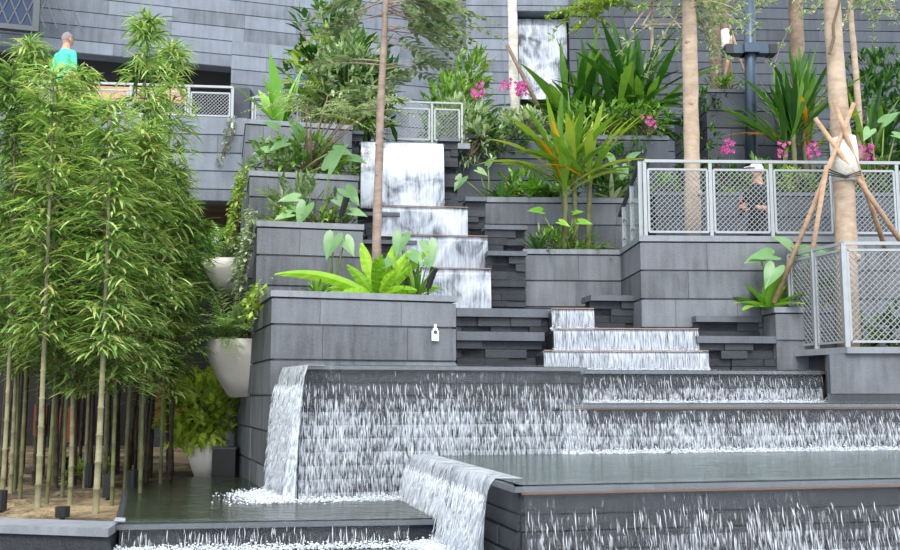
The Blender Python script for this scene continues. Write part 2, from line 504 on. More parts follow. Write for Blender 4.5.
def planter(name, label, cat, ax, ay, d, a, bx, zb, depth, cap=.065, first=None, h=.33, soil=True, mats=('clad', 'cope'), faces='FLR', lo=.45, hi=.85, kind=None, rim=.11):
    A = P(ax, ay, d); W = run_to(A, a, bx)
    root = thing(name, label, cat, (A.x, A.y, zb), math.radians(a), kind=kind)
    H = A.z - zb
    m = M(); clad(m, W, depth, 0, H - cap, h, first, faces=faces, lo=lo, hi=hi)
    m.build('body', S[mats[0]], root)
    c = M(); o = .012; z0, z1 = H - cap + .008, H
    if soil:
        c.box(-o, W + o, -o, rim, z0, z1); c.box(-o, rim, rim, depth - rim, z0, z1)
        c.box(W - rim, W + o, rim, depth - rim, z0, z1); c.box(-o, W + o, depth - rim, depth, z0, z1)
        q = M(); q.box(rim, W - rim, rim, depth - rim, H - cap - .005, H - .02); q.build('soil', S['soil'], root)
    else: c.box(-o, W + o, -o, depth, z0, z1)
    c.build('coping', S[mats[1]], root)
    e = V3((math.cos(math.radians(a)), math.sin(math.radians(a)), 0)); v = V3((-e.y, e.x, 0))
    return dict(root=root, A=A, W=W, e=e, v=v, top=A.z, at=lambda x, y, dz=0: A + e * x + v * y + V3((0, 0, dz)))
def wallrun(name, ax, ay, d, a, bx, zb, depth=.4, h=.33, mat='back', lo=.8, hi=1.6, faces='F'):
    A = P(ax, ay, d); W = run_to(A, a, bx)
    m = M(); clad(m, W, depth, 0, A.z - zb, h, lo=lo, hi=hi, faces=faces)
    o = m.build(name, S[mat]); o.location = (A.x, A.y, zb); o.rotation_euler = (0, 0, math.radians(a))
    o['kind'] = 'structure'
    return A, W, o
zD, zC, zB, zA, zE, zG = EZ - .875, EZ - .52, EZ - .075, EZ + .262, EZ - 1.05, EZ - .95

# ================================================================== THE SETTING
m = M()
ZB = EZ - 1.5
m.prism([(-14, 7.2), (-2.36, 7.05), (-3.14, 9.9), (-2.9, 10.9), (-2.9, 24), (-14, 24)], ZB, zG)
# gentle mounds of leaf litter
for k in range(70):
    x, y = U(-7, -3.2), U(7.4, 14)
    m.blob((x, y, zG - .01), (U(.15, .5), U(.15, .4), U(.02, .07)), 5)
g = m.build('ground', S['sand'], smooth=False); g['kind'] = 'structure'
m = M(); m.box(-14, 14, 3, 26, ZB - .1, ZB - .004); o = m.build('floor', S['darkwall']); o['kind'] = 'structure'

# back walls
wallrun('wall_back_left', -160, -150, 18.6, 17, 482, zp(42, 19.3), .4, .31, 'back')
wallrun('wall_back_lower', 232, 40, 19.95, 17, 482, EZ - .5, .4, .31, 'back')
wallrun('wall_back_middle', 466, -60, 21.0, 2, 517, EZ - .5, .4, .25, 'back', .5, 1.1)
Aw = P(517, 18, 20.6)
# wall above the opening and right of it
wallrun('wall_back_upper', 517, -60, 21.0, 2, 568, zp(11, 21.0), .4, .25, 'back', .5, 1.1)
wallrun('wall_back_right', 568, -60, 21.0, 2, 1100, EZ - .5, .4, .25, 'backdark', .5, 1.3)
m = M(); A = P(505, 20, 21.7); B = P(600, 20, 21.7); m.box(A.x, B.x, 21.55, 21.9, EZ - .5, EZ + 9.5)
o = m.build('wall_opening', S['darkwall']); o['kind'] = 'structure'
# recess with dark glass under the left wall
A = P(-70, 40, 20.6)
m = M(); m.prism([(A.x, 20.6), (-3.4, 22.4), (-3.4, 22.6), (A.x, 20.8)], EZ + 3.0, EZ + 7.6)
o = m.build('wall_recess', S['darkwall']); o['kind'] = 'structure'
# window top left
m = M(); A = P(-40, -30, 18.3); B = P(34, 28, 18.75)
e = V3((math.cos(math.radians(17)), math.sin(math.radians(17)), 0)); nv = V3((-e.y, e.x, 0))
wr = thing('window_1', 'dark blue glazed window at the top of the grey wall', 'window', (A.x, A.y, B.z), math.radians(17)); wr['kind'] = 'structure'
Ww = run_to(A, 17, 35)
m.box(0, Ww, .0, .04, 0, 2.2); m.build('glass', S['winglass'], wr)
m = M(); m.box(-.05, Ww + .12, -.06, .1, -.1, 0); m.box(Ww, Ww + .12, -.06, .1, 0, 2.3)
for k in range(7):
    x = k * Ww / 6; m.bar((x, -.01, 0), (x + .9, -.01, 2.2), .025); m.bar((x, -.01, 2.2), (x + .9, -.01, 0), .025)  # crossed bars stand in for the lattice reflected in the glass
m.build('frame_and_reflection', S['metaldark'], wr)
# balcony parapet with its soffit, undercroft behind
Ab, Wb, o = wallrun('wall_parapet', -160, 106, 14.2, 6, 247, zp(204, 15), .35, .28, 'back', .7, 1.3)
zs = zp(204, 15)
m = M(); m.prism([(Ab.x, Ab.y + .36), (-3.15, 15.75), (-3.15, 19.6), (Ab.x, 19.6)], zs - .0, zs + .2); o = m.build('ceiling', S['soffit']); o['kind'] = 'structure'
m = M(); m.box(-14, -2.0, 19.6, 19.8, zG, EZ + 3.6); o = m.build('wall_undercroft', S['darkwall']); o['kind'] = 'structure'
# upper walkway slab and tan timber edge
m = M(); m.prism([(-8.5, 16.2), (-3.2, 17.4), (-3.2, 20.0), (-8.5, 19.0)], EZ + 4.55, EZ + 4.75); o = m.build('floor_walkway', S['cope']); o['kind'] = 'structure'
m = M(); A = P(84, 94, 16.6); B = P(186, 97, 17.0); m.bar(A, B, .12, .26); o = m.build('trim_1', S['tan']); o['kind'] = 'structure'
# pillar at the end of the parapet
m = M(); A = P(228, 84, 15.0); m.box(A.x, A.x + .3, 15.2, 15.6, zs + 1.0, A.z); o = m.build('pillar', S['backdark']); o['kind'] = 'structure'

# ================================================================== TERRACED STONE PLANTERS (left of the chute)
W1 = planter('stone_planter', 'widest grey stone planter at the front holding the lime green fern', 'planter', 272, 290, 9.3, 18, 456, zD - .25, 1.32, .068, .25)
fl = W1['at'](-.01, 1.325); m = M(); clad(m, .14, 4.3, 0, W1['top'] - zD + .25, .33, .318, faces='L', lo=.45, hi=.9)
o = m.build('wall_flank', S['clad']); o.location = (fl.x, fl.y, zD - .25); o.rotation_euler = (0, 0, math.radians(18)); o['kind'] = 'structure'
W2 = planter('stone_planter', 'second grey stone planter up with tall taro leaves on it', 'planter', 257.5, 220.5, 10.62, 13, 363, zD - .25, 1.2, .07, .30)
W3 = planter('stone_planter', 'third grey stone planter up holding the clustered brown stems', 'planter', 250, 170.5, 11.82, 13, 358, zD - .25, 1.1, .07, .25)
W3b = planter('stone_planter', 'uppermost left stone planter just below the mesh railing', 'planter', 246, 119, 12.95, 13, 352, zD - .25, 1.9, .07, .25)

# ================================================================== POOL TIERS
def tier(name, label, poly, z, zb, lip_edges, watermat, rows=True, lipw=.16, liph=.034, inset=.05, strip=False):
    """poly: counter-clockwise plan; lip_edges: edges with a stone lip and riven courses"""
    c = poly[0]
    root = thing(name, label, 'pool', (c[0], c[1], zb))
    org = V3((c[0], c[1], zb))
    core = M(); core.prism(poly, zb, z - .03); 
    core.build('basin', S['wet'], root, org)
    cou = M(); lip = M()
    for i in lip_edges:
        p = V3((poly[i][0], poly[i][1], 0)); q = V3((poly[(i + 1) % len(poly)][0], poly[(i + 1) % len(poly)][1], 0))
        d = (q - p); L = d.length; d.normalize(); nrm = V3((d.y, -d.x, 0))
        zz = z - liph - .012
        while zz > zb:
            hh = U(.095, .125); x = 0.0; dpt = z - zz; led = -.0 if dpt < .09 else .018 * int((dpt + .03) / .11)
            while x < L:
                nx = U(.25, .8); e2 = min(L, x + nx); out = min(.12, led) + U(.0, .012)
                a = p + d * x; b = p + d * e2
                pts = [a - nrm * .02, b - nrm * .02, b + nrm * out, a + nrm * out]
                cou.prism([(pts[3].x, pts[3].y), (pts[2].x, pts[2].y), (pts[1].x, pts[1].y), (pts[0].x, pts[0].y)], max(zb, zz - hh + .008), zz)
                x = e2
            zz -= hh
        a, b = p + nrm * inset, q + nrm * inset; a2, b2 = p - nrm * lipw, q - nrm * lipw
        ex = d * inset * .9
        lip.prism([((a - ex).x, (a - ex).y), ((b + ex).x, (b + ex).y), (b2.x, b2.y), (a2.x, a2.y)], z - liph, z)
    cou.build('riven_courses', S['wet'], root, org)
    lip.build('lip', S['lip'], root, org)
    if strip:
        sm = M()
        for i in lip_edges[:1]:
            p = V3((poly[i][0], poly[i][1], z - liph - .007)); q = V3((poly[i + 1][0], poly[i + 1][1], z - liph - .007))
            d = (q - p).normalized(); nrm = V3((d.y, -d.x, 0)); sm.bar(p + nrm * (inset - .02), q + nrm * (inset - .02), .012)
        sm.build('edge_strip', S['copper'], root, org)
    wt = M(); n = len(poly)
    wt.add([(p[0], p[1], z + .006) for p in poly], [tuple(range(n))])
    wt.build('water_surface', S[watermat], root, org)
    return root
def xy(p): return (p.x, p.y)
# C: large front pool
C0 = Pz(520, 486, zC); eC = V3((math.cos(math.radians(12)), math.sin(math.radians(12)), 0)); vC = V3((-eC.y, eC.x, 0))
C1 = C0 + eC * run_to(C0, 12, 985); Cb = Pz(415, 455, zC)
# B: middle-right pool
B0 = P(559, 404, 9.2); B0.z = zB
B1 = B0 + eC * run_to(B0, 12, 1000)
# A: long upper pool
e15 = V3((math.cos(math.radians(15)), math.sin(math.radians(15)), 0))
A0 = P(307, 365.5, 8.65); A1 = A0 + e15 * run_to(A0, 15, 580)
A2 = P(580, 371, 10.35); e8 = V3((math.cos(math.radians(8)), math.sin(math.radians(8)), 0))
A3 = A2 + e8 * run_to(A2, 8, 822)
AL = V3((-1.50, 9.28, zA))
tier('pool_tier', 'front pool with a wide dark water surface and sharp left corner',
     [xy(C0), xy(C1), (B1.x, B1.y + .05), (B0.x, B0.y + .05), (Cb.x + .25, 8.95), xy(Cb)], zC, ZB, [0, 5], 'pool', strip=True)
tier('pool_tier', 'middle right pool whose long thin lip spans behind the front pool',
     [xy(B0), xy(B1), (B1.x - .2, 11.2), (A3.x, A3.y - .06), (A2.x, A2.y - .06), (B0.x - .06, B0.y + .9)], zB, zC - .1, [0], 'pool', strip=True)
tier('pool_tier', 'upper pool with the tallest riven stone face beneath its lip',
     [xy(A0), xy(A1), xy(A2), xy(A3), (A3.x - .1, 11.36), (1.2, 11.2), (.2, 10.0), (-1.45, 9.33), xy(AL)], zA, zD - .2, [0, 2, 8], 'pool')
D0 = Pz(122, 524, zD); D1 = Pz(457, 518.5, zD); D3 = Pz(130, 484, zD)
tier('pool_tier', 'low left pool beside the bamboo with greenish water',
     [xy(D0), xy(D1), (Cb.x - .06, 8.7), (-1.2, 8.62), (-1.66, 9.28), (-2.25, 11.0), (-2.9, 11.0), xy(D3)], zD, ZB, [0, 7], 'poolgreen')
m = M(); m.add([(-5, 3.0, zE), (.6, 3.0, zE), (.3, 7.2, zE), (-2.15, 6.9, zE), (-2.4, 6.74, zE), (-5, 6.9, zE)], [(0, 1, 2, 3, 4, 5)])
tag(m.build('lowest_pool_water', S['pool'], None), 'dark water at the foot of the low left pool', 'water', kind='stuff')
# foreground kerb at bottom left
K0 = P(-40, 528, 7.05); K1 = P(110, 528, 6.78)
m = M(); e = (K1 - K0); m.prism([xy(K0), xy(K1), (K1.x - .05, K1.y + .32), (K0.x, K0.y + .32)], ZB, K1.z - .06)
m2 = M(); m2.prism([(K0.x, K0.y - .03), (K1.x, K1.y - .03), (K1.x - .05, K1.y + .34), (K0.x, K0.y + .34)], K1.z - .055, K1.z)
kr = thing('stone_kerb', 'low grey stone kerb along the sand in the bottom left corner', 'kerb', (K1.x, K1.y, ZB))
m.build('kerb_base', S['wet'], kr, (K1.x, K1.y, ZB)); m2.build('kerb_top', S['cope'], kr, (K1.x, K1.y, ZB))

# ================================================================== CASCADE STEPS
def stepblock(name, label, lx, ly, d, a, rx, ybot, dep=.5):
    A = P(lx, ly, d); W = run_to(A, a, rx); zb = zp(ybot, d) - .08
    r = thing(name, label, 'step', (A.x, A.y, zb), math.radians(a))
    m = M(); m.box(0, W, .0, dep, 0, A.z - zb - .03); m.build('riser', S['wet'], r)
    m = M(); m.box(0, W, -.03, dep, A.z - zb - .028, A.z - zb); m.build('tread', S['lip'], r)
    m = M(); m.box(0, W, -.062, -.034, A.z - zb + .016, A.z - zb + .025); m.build('edge_strip', S['edge'], r)
    return A, W, a, A.z - zp(ybot, d)
def curtain(name, label, A, a, W, drop, mat, bulge=.06, off=.03, nu=40, nv=10, foam=True, strands=0, jit=.012, top=.02, fo=1.0, spread=.05, cat='waterfall', run=None):
    """water falling from the lip that starts at A and runs W along heading a"""
    e = V3((math.cos(math.radians(a)), math.sin(math.radians(a)), 0)); v = V3((e.y, -e.x, 0))
    root = thing(name, label, cat, (A.x, A.y, A.z - drop)); org = V3(root.location)
    m = M(); u0 = U(0, 40)
    vs = []; fs = []
    for i in range(nu + 1):
        ph = U(-1, 1)
        for j in range(nv + 1):
            t = j / nv
            o = off + bulge * math.sqrt(t) + jit * ph * t
            vs.append(A + e * (W * i / nu) + v * o + V3((0, 0, top - (drop + top) * t)))
            m.uv[len(vs) - 1] = (u0 + W * i / nu, t * drop)
    for i in range(nu):
        for j in range(nv):
            b = i * (nv + 1) + j; fs.append((b, b + 1, b + nv + 2, b + nv + 1))
    # a strip lying back over the lip
    b0 = len(vs); back = .12 if W > .3 else .02
    for i in range(nu + 1):
        vs.append(A + e * (W * i / nu) - v * back + V3((0, 0, top - .004))); m.uv[len(vs) - 1] = (u0 + W * i / nu, -.15)
    for i in range(nu): fs.append((b0 + i, i * (nv + 1), (i + 1) * (nv + 1), b0 + i + 1))
    m.add(vs, fs); m.build('water_sheet', S[mat], root, org, True)
    if strands:
        m = M()
        for k in range(int(strands * 1.6)):
            x = U(0, W); t0 = U(.12, .9); L = U(.03, .12); wd = U(.001, .0026)
            o = off + bulge * math.sqrt(t0) + U(.005, .05)
            p = A + e * x + v * o + V3((0, 0, -drop * t0))
            zl = max(p.z - L, A.z - drop)
            q = V3((p.x + v.x * .02, p.y + v.y * .02, zl))
            mid = p.lerp(q, .5) + e * U(-.008, .008)
            m.tube([p, mid, q], [wd * .3, wd, wd * .5], 4)
        tag(m.build('strand_spray', S['foam'], root, org, True), kind='stuff')
    if foam:
        m = M()
        for k in range(int(W * 900 * fo)):
            x = U(-.02, W + .02); o = off + bulge + abs(random.gauss(0, spread)) - .02
            r = U(.002, .0065)
            m.blob(A + e * x + v * o + V3((0, 0, -drop + abs(random.gauss(0, .02)))), (r * 1.4, r * 1.3, r), 4)
        tag(m.build('foam', S['foam'], root, org, True), kind='stuff')
    return root
# big faces
LA = (A1 - A0).length
curtain('waterfall', 'broad streaky waterfall down the tall face left of centre', A0 - e15 * .07, 15, LA + .07, zA - zD, 'cascade', .10, .055, 60, 14, True, 520, .02, fo=1.6, spread=.09)
curtain('waterfall', 'short wide waterfall dropping from the upper pool into the middle right pool', A2, 8, (A3 - A2).length - .05, zA - zB, 'cascade_low', .05, .055, 50, 6, True, 160, .015)
curtain('waterfall', 'long low waterfall dropping from the middle right pool into the front pool', B0, 12, (B1 - B0).length, zB - zC, 'cascade_low', .08, .055, 60, 8, True, 420, .015)
curtain('waterfall', 'nearest waterfall falling from the straight front lip at bottom right', C0, 12, (C1 - C0).length, .95, 'cascade', .10, .055, 60, 12, False, 420, .02)
curtain('waterfall', 'thin trickle over the front lip of the low left pool', D0, math.degrees(math.atan2(D1.y - D0.y, D1.x - D0.x)), (D1 - D0).length - .35, zD - zE, 'cascade_low', .05, .055, 40, 5, True, 90, .015)
# side streams
ang = math.degrees(math.atan2(C0.y - Cb.y, C0.x - Cb.x))
curtain('waterfall', 'dense white stream pouring off the left edge of the front pool', Cb, ang, (C0 - Cb).length * .9, zC - zE, 'stream', .10, .06, 60, 14, True, 1800, .10, fo=4, spread=.14)
ang = math.degrees(math.atan2(A0.y - AL.y, A0.x - AL.x))
AS = V3((AL.x, AL.y, zA - .02))
curtain('waterfall', 'narrow white spout plunging beside the left stone planter wall', AS, ang, (A0 - AL).length * 1.34, zA - zD - .02, 'stream', .10, .05, 26, 12, True, 1300, .10, fo=7, spread=.16)
ang = math.degrees(math.atan2(D0.y - D3.y, D0.x - D3.x))
curtain('waterfall', 'sliver of water spilling off the low left pool near the kerb', D3 + (D0 - D3) * .93, ang, (D0 - D3).length * .07, .45, 'stream', .08, .05, 8, 6, False, 60, .02)
# white steps of the chute
steps = [
 (543, 352.5, 10.7, 4, 707, 372, 'lowest and widest white step fall above the pool lip', 'whitefall'),
 (553, 330.5, 10.95, 3, 697, 353, 'second white step fall up with a brown edged lip', 'whitefall'),
 (551, 310.5, 11.3, 3, 593, 331, 'small white fall beside the dark slab under the palm planter', 'whitefall'),
 (414, 269.5, 11.9, 8, 490, 308, 'fourth fall up, partly behind taro leaves, with grey reflections', 'sheet'),
 (398, 236.5, 12.3, 8, 487, 270, 'fifth fall up in the chute with grey arched reflections', 'sheet'),
 (380, 207.5, 12.7, 8, 467, 237, 'sixth fall up just under the tall glassy sheet', 'sheet')]
for (lx, ly, d, a, rx, yb, lab, mt) in steps:
    A, W, a, drop = stepblock('fountain_step', 'wet stone step beneath the ' + lab.split(' with')[0].split(',')[0], lx, ly, d, a, rx, yb, .55)
    curtain('waterfall', lab, A, a, W, drop, mt, .04, .035, 24, 6, mt == 'whitefall', 0, .008, .012, .6)
# tall glassy sheet on top of the chute
A = P(361, 143, 13.15); W = run_to(A, 6, 443)
r = thing('fountain_step', 'wet stone backing behind the tall glassy sheet', 'step', (A.x, A.y, zp(209, 13)), math.radians(6))
m = M(); m.box(0, W, .05, .5, 0, A.z - zp(209, 13) - .02); m.build('riser', S['wet'], r)
m = M(); m.box(-.02, W + .02, 0, .5, A.z - zp(209, 13) - .02, A.z - zp(209, 13) + .01); m.build('tread', S['lip'], r)
curtain('waterfall', 'tall glassy sheet of water under the mesh railing at top of chute', A, 6, W, A.z - zp(208, 12.9), 'sheet', .22, .02, 30, 16, False, 0, .004, .012)
# water wall behind the palms
A = P(518, 20, 21.35); W = run_to(A, 2, 566)
curtain('waterfall', 'far white water wall behind the pale trunk at the top', A, 2, W, A.z - zp(96, 21), 'sheet', .1, .02, 20, 12, False, 0, .004)

# ================================================================== DARK STACKED STONE BESIDE THE CHUTE
def stack(label, ax, ay, d, a, bx, yb, depth=.5, top=.08, rows=.085, over=.03, big=False):
    A = P(ax, ay, d); W = run_to(A, a, bx); zb = zp(yb, d); H = A.z - zb
    r = thing('stone_stack', label, 'stone stack', (A.x, A.y, zb), math.radians(a))
    m = M(); m.box(.06, W - .02, .07, depth, 0, H - top)
    z = H - top
    while z > .03:
        hh = rows * U(.8, 1.3); zb2 = max(0, z - hh); x = 0
        while x < W - .01:
            nx = U(.16, .5); e = min(W, x + nx)
            if W - e < .08: e = W
            j = random.choice((0, .02, .045, .07)); m.box(x + .001, e - .001, j, .085, zb2 + .004, z - .003)
            x = e
        if W > .1: m.box(random.choice((0, .02, .04)), .07, .086, depth, zb2 + .004, z - .003)
        z = zb2
    m.build('stacked_blocks', S['dark'], r)
    m = M(); m.box(-.01, W + .01, -over, depth, H - top + .003, H); m.build('top_slab', S['slab'], r)
    return A, W
stack('long dark slab ledge left of the small white fall', 457, 308, 11.35, 10, 552, 332, .5, .10)
stack('lower dark slab ledge left of the lowest step fall', 457, 331.5, 11.0, 10, 543, 370, .34, .10)
stack('dark stone stack between the small white fall and the terrace wall', 591, 295, 11.75, 8, 641, 332, .4, .07)
stack('dark stepped stones right of the second white step fall', 696, 316, 11.3, 6, 760, 338, .4, .07)
stack('dark stepped stones right of the lowest white step fall', 697, 336, 10.95, 6, 783, 372, .34, .08)
stack('dark stone stack right of the fourth chute fall', 488, 251, 12.15, 6, 526, 309, .3, .06)
stack('dark stone stack right of the fifth chute fall', 485, 225, 12.55, 6, 526, 254, .3, .06)
stack('narrow dark stone stack right of the sixth chute fall', 466, 197, 13.0, 6, 486, 238, .3, .06)
stack('tall dark stone pile right of the glassy sheet', 439, 138, 13.45, 6, 458, 208, .4, .05)
stack('tall dark stone pile left of the glassy sheet', 350, 131, 13.45, 6, 363, 190, .4, .05)
stack('dark stone stack left of the sixth chute fall', 352, 190, 13.0, 6, 383, 215, .3, .05)
stack('dark stone stack left of the fifth chute fall', 352, 212, 12.6, 6, 399, 262, .3, .05)
stack('dark stone stack behind the taro leaves left of the chute', 362, 240, 12.2, 6, 416, 300, .3, .05)

# ================================================================== PLANTERS AND TERRACE WALLS (right)
W4 = planter('stone_planter', 'grey stone planter from which the yellow-green palm rises', 'planter', 524, 249, 12.45, 3, 627, zp(309, 12.45), .78, .07, .33)
W7 = planter('stone_planter', 'shallow ledge planter behind the palm stems with low leafy plants', 'planter', 484, 197, 13.4, 2, 640, zA - .2, .85, .08, .3)
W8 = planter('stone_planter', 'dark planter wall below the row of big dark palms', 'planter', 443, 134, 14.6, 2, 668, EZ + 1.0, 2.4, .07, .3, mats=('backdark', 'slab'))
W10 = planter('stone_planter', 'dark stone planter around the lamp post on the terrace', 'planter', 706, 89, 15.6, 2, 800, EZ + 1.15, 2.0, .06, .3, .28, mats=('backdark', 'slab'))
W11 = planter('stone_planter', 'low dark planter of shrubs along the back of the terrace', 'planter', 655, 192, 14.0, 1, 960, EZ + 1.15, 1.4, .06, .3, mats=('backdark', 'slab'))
W5 = planter('terrace_wall', 'light grey terrace wall under the upper mesh railing', 'wall', 640, 235.5, 11.4, 2, 960, zA - .3, 1.18, .075, .33, soil=False, lo=.6, hi=1.0)
# terrace paving behind
m = M(); m.box(2.15, 7, 12.61, 14.0, EZ + 1.0, EZ + 1.2); o = m.build('floor_terrace', S['cope']); o['kind'] = 'structure'
W9 = planter('stone_planter', 'small stone planter of broad leaves beside the lower railing', 'planter', 775, 307, 11.0, 2, 835, zA - .05, .4, .07, .3)
# lower right block with its coping turning back
Q1 = P(846, 347, 10.25); Q0 = P(783, 360, 11.2); Q0.z = Q1.z; Q2 = P(965, 347, 10.25)
m = M()
Q1b = P(829, 347, 10.35)
root = thing('terrace_wall', 'low grey wall under the lower mesh railing at right', 'wall', (Q1.x, Q1.y, zB)); org = V3(root.location)
m.prism([(Q1b.x, Q1b.y), (Q1.x, Q1.y + .02), (Q2.x, Q2.y + .02), (Q2.x, 10.76), (Q1b.x + .1, 10.76)], zB + .1, Q1.z - .07)
x = Q1.x
m.build('body', S['clad'], root, org)
m = M(); m.prism([(Q0.x, Q0.y), (Q1.x, Q1.y - .03), (Q2.x, Q2.y - .03), (Q2.x, 10.75), (Q1.x + .12, 10.75), (Q0.x + .35, Q0.y + .1)], Q1.z - .066, Q1.z); m.build('coping', S['cope'], root, org)
m = M(); m.prism([(Q1b.x, Q1b.y + .1), (Q2.x, Q2.y + .1), (Q2.x, 10.8), (Q1b.x + .15, 10.8)], zB - .1, zB + .1); m.build('plinth', S['lip'], root, org)
m = M(); m.prism([(Q0.x + .1, Q0.y + .12), (Q1b.x + .2, Q1b.y + .2), (Q1b.x + .3, 11.35), (Q0.x + .2, 11.35)], zB + .1, Q1.z - .07); m.build('recess_wall', S['dark'], root, org)
# soil bed between the rails
m = M(); m.box(4.0, 6.5, 10.76, 11.38, zB + .1, Q1.z - .09); tag(m.build('soil_bed', S['soil']), 'soil bed behind the lower right railing', 'soil', kind='stuff')

# ================================================================== RAILINGS
def meshpanel(m, p, q, z0, z1, zq0=None, zq1=None, step=.06, wd=.011, shear=1.0):
    """diamond mesh between plan points p and q (base heights may differ)"""
    zq0 = z0 if zq0 is None else zq0; zq1 = z1 if zq1 is None else zq1
    L = (V3((q.x, q.y, 0)) - V3((p.x, p.y, 0))).length; H = z1 - z0
    def pt(x, h):
        t = x / L; a = z0 + (zq0 - z0) * t; b = z1 + (zq1 - z1) * t
        return V3((p.x + (q.x - p.x) * t, p.y + (q.y - p.y) * t, a + (b - a) * h / H))
    n = V3((q.y - p.y, p.x - q.x, 0)).normalized()
    k = -H
    while k < L:
        for sg in (1, -1):
            x0, h0, x1, h1 = k, 0.0, k + H * shear, H
            if x0 < 0: h0 = -x0 / shear; x0 = 0
            if x1 > L: h1 = H - (x1 - L) / shear; x1 = L
            if x1 - x0 > .01 and h1 > h0:
                a, b = (pt(x0, h0), pt(x1, h1)) if sg > 0 else (pt(x0, H - h0), pt(x1, H - h1))
                s = (b - a).normalized().cross(n) * wd / 2 * (1.15 if sg > 0 else .7)
                th = n * .004 * (1 if sg > 0 else 1.6)
                m.add([a - s + th, b - s + th, b + s + th, a + s + th, a - s - th, b - s - th, b + s - th, a + s - th],
                      [(0, 1, 2, 3), (7, 6, 5, 4), (0, 4, 5, 1), (3, 2, 6, 7)])
        k += step
def railing(label, bases, H, panels, top=.035, postw=.04, gap=.10, low=.06, step=.06, wd=.011, hand='metal', lean=None):
    c = bases[0]; root = thing('mesh_railing', label, 'railing', c); org = V3(c)
    for b in bases:
        m = M(); m.bar(b, V3(b) + V3((0, 0, H)), postw, postw * .6); m.build('post', S['metal'], root, org)
    m = M()
    for p, q in zip(bases[:-1], bases[1:]):
        m.bar(V3(p) + V3((0, 0, H)), V3(q) + V3((0, 0, H)), top, top)
    m.build('handrail', S[hand], root, org)
    for i in panels:
        p, q = V3(bases[i]), V3(bases[i + 1]); d = (q - p); d.z = 0; L = d.length; d.normalize()
        a = p + d * .04; b = q - d * .04
        z0, z1 = a.z + low, a.z + H - gap; zq0, zq1 = b.z + low, b.z + H - gap
        f = M()
        for (s, t) in ((V3((a.x, a.y, z0)), V3((b.x, b.y, zq0))), (V3((a.x, a.y, z1)), V3((b.x, b.y, zq1))), (V3((a.x, a.y, z0)), V3((a.x, a.y, z1))), (V3((b.x, b.y, zq0)), V3((b.x, b.y, zq1)))):
            f.bar(s, t, .025, .025)
        fo = f.build('panel_frame', S['metal'], root, org)
        k = M(); meshpanel(k, a, b, z0, z1, zq0, zq1, step, wd)
        k.build('mesh', S['mesh'], fo, org)
    return root
tz = W5['top']
def onW5(px): 
    t = run_to(W5['A'] + V3((0, .1, 0)), 2, px); return W5['A'] + V3((0, .1, 0)) + W5['e'] * t
bs = [onW5(646), onW5(712), onW5(773), onW5(836), onW5(900), onW5(958)]
rail1 = railing('upper grey mesh railing along the terrace with the person behind it', bs, (P(645, 161, 11.5).z - tz), [0, 1, 2, 3, 4], step=.062, wd=.0065)
# glazed balustrade stepping down beside it
g0 = W5['A'] + W5['e'] * .05 + W5['v'] * .15; g1 = g0 + W5['v'] * .95
H0 = P(645, 161, 11.5).z - tz
root = thing('glass_balustrade', 'glass stair balustrade turning back from the end of the upper mesh railing', 'railing', g0); org = V3(g0)
for t in (0, .5, 1.0):
    b = g0.lerp(g1, t); m = M(); m.bar(b, b + V3((0, 0, H0 * (1 - .38 * t))), .05, .02); m.build('post', S['metal'], root, org)
m = M(); e1 = g1 + (g1 - g0) * .25; m.bar(g0 + V3((0, 0, H0)), e1 + V3((0, 0, H0 * (1 - .38 * 1.25))), .05, .035); m.build('handrail', S['metaldark'], root, org)
for t0, t1 in ((.05, .47), (.53, .97)):
    a, b = g0.lerp(g1, t0), g0.lerp(g1, t1); n = W5['e'] * .006; h0, h1 = H0 * (1 - .38 * t0) - .08, H0 * (1 - .38 * t1) - .08
    m = M(); zz = V3((0, 0, 1))
    q = [a + zz * .05, b + zz * .05, b + zz * h1, a + zz * h0]
    m.add([x - n for x in q] + [x + n for x in q], [(0, 1, 2, 3), (7, 6, 5, 4), (0, 4, 5, 1), (1, 5, 6, 2), (2, 6, 7, 3), (3, 7, 4, 0)])
    gp = m.build('glass_panel', S['glass'], root, org)
    m = M()
    for hh in (.25, .75): m.bar(b + zz * (h1 * hh) - W5['e'] * .01, b + (a - b) * .3 + zz * (h1 * hh) - W5['e'] * .01, .02, .02)
    m.build('clamp', S['metal'], gp, org)
# lower railing
L0 = V3((Q0.x + .12, Q0.y + .02, Q1.z)); Lm = L0.lerp(Q1, .48) + V3((.02, .05, 0)); L1 = V3((Q1.x + .05, Q1.y + .08, Q1.z)); L2 = V3((Q2.x, Q2.y + .08, Q1.z))
railing('lower grey mesh railing at right with bent corner over the pool', [L0, Lm, L1, L1.lerp(L2, .62), L2 + V3((.3, 0, 0))], P(848, 243, 10.3).z - Q1.z, [0, 1, 2, 3], postw=.05, gap=.07, low=.06, step=.066, wd=.008)
# upper left railing above the chute
A = P(244, 139, 14.0); e6 = V3((math.cos(math.radians(6)), math.sin(math.radians(6)), 0))
bs = []
for px in (252, 300, 345, 390, 432, 462): bs.append(A + e6 * run_to(A, 6, px))
railing('upper left mesh railing behind the chute and the slender tree', bs, .62, [0, 1, 2, 3, 4], step=.055, wd=.006, postw=.03, top=.025)
m = M(); m.bar(bs[0] + V3((-.1, .1, -.04)), bs[-1] + V3((.1, .1, -.04)), .35, .08); o = m.build('floor_bridge', S['cope']); o['kind'] = 'structure'
# railing over the parapet
bs = []
A = Ab + V3((0, .18, 0)); e6 = V3((math.cos(math.radians(6)), math.sin(math.radians(6)), 0))
for px in (10, 70, 130, 188, 232): bs.append(A + e6 * run_to(A, 6, px))
railing('mesh railing on the parapet behind the bamboo tops', bs, .52, [0, 1, 2, 3], step=.055, wd=.006)

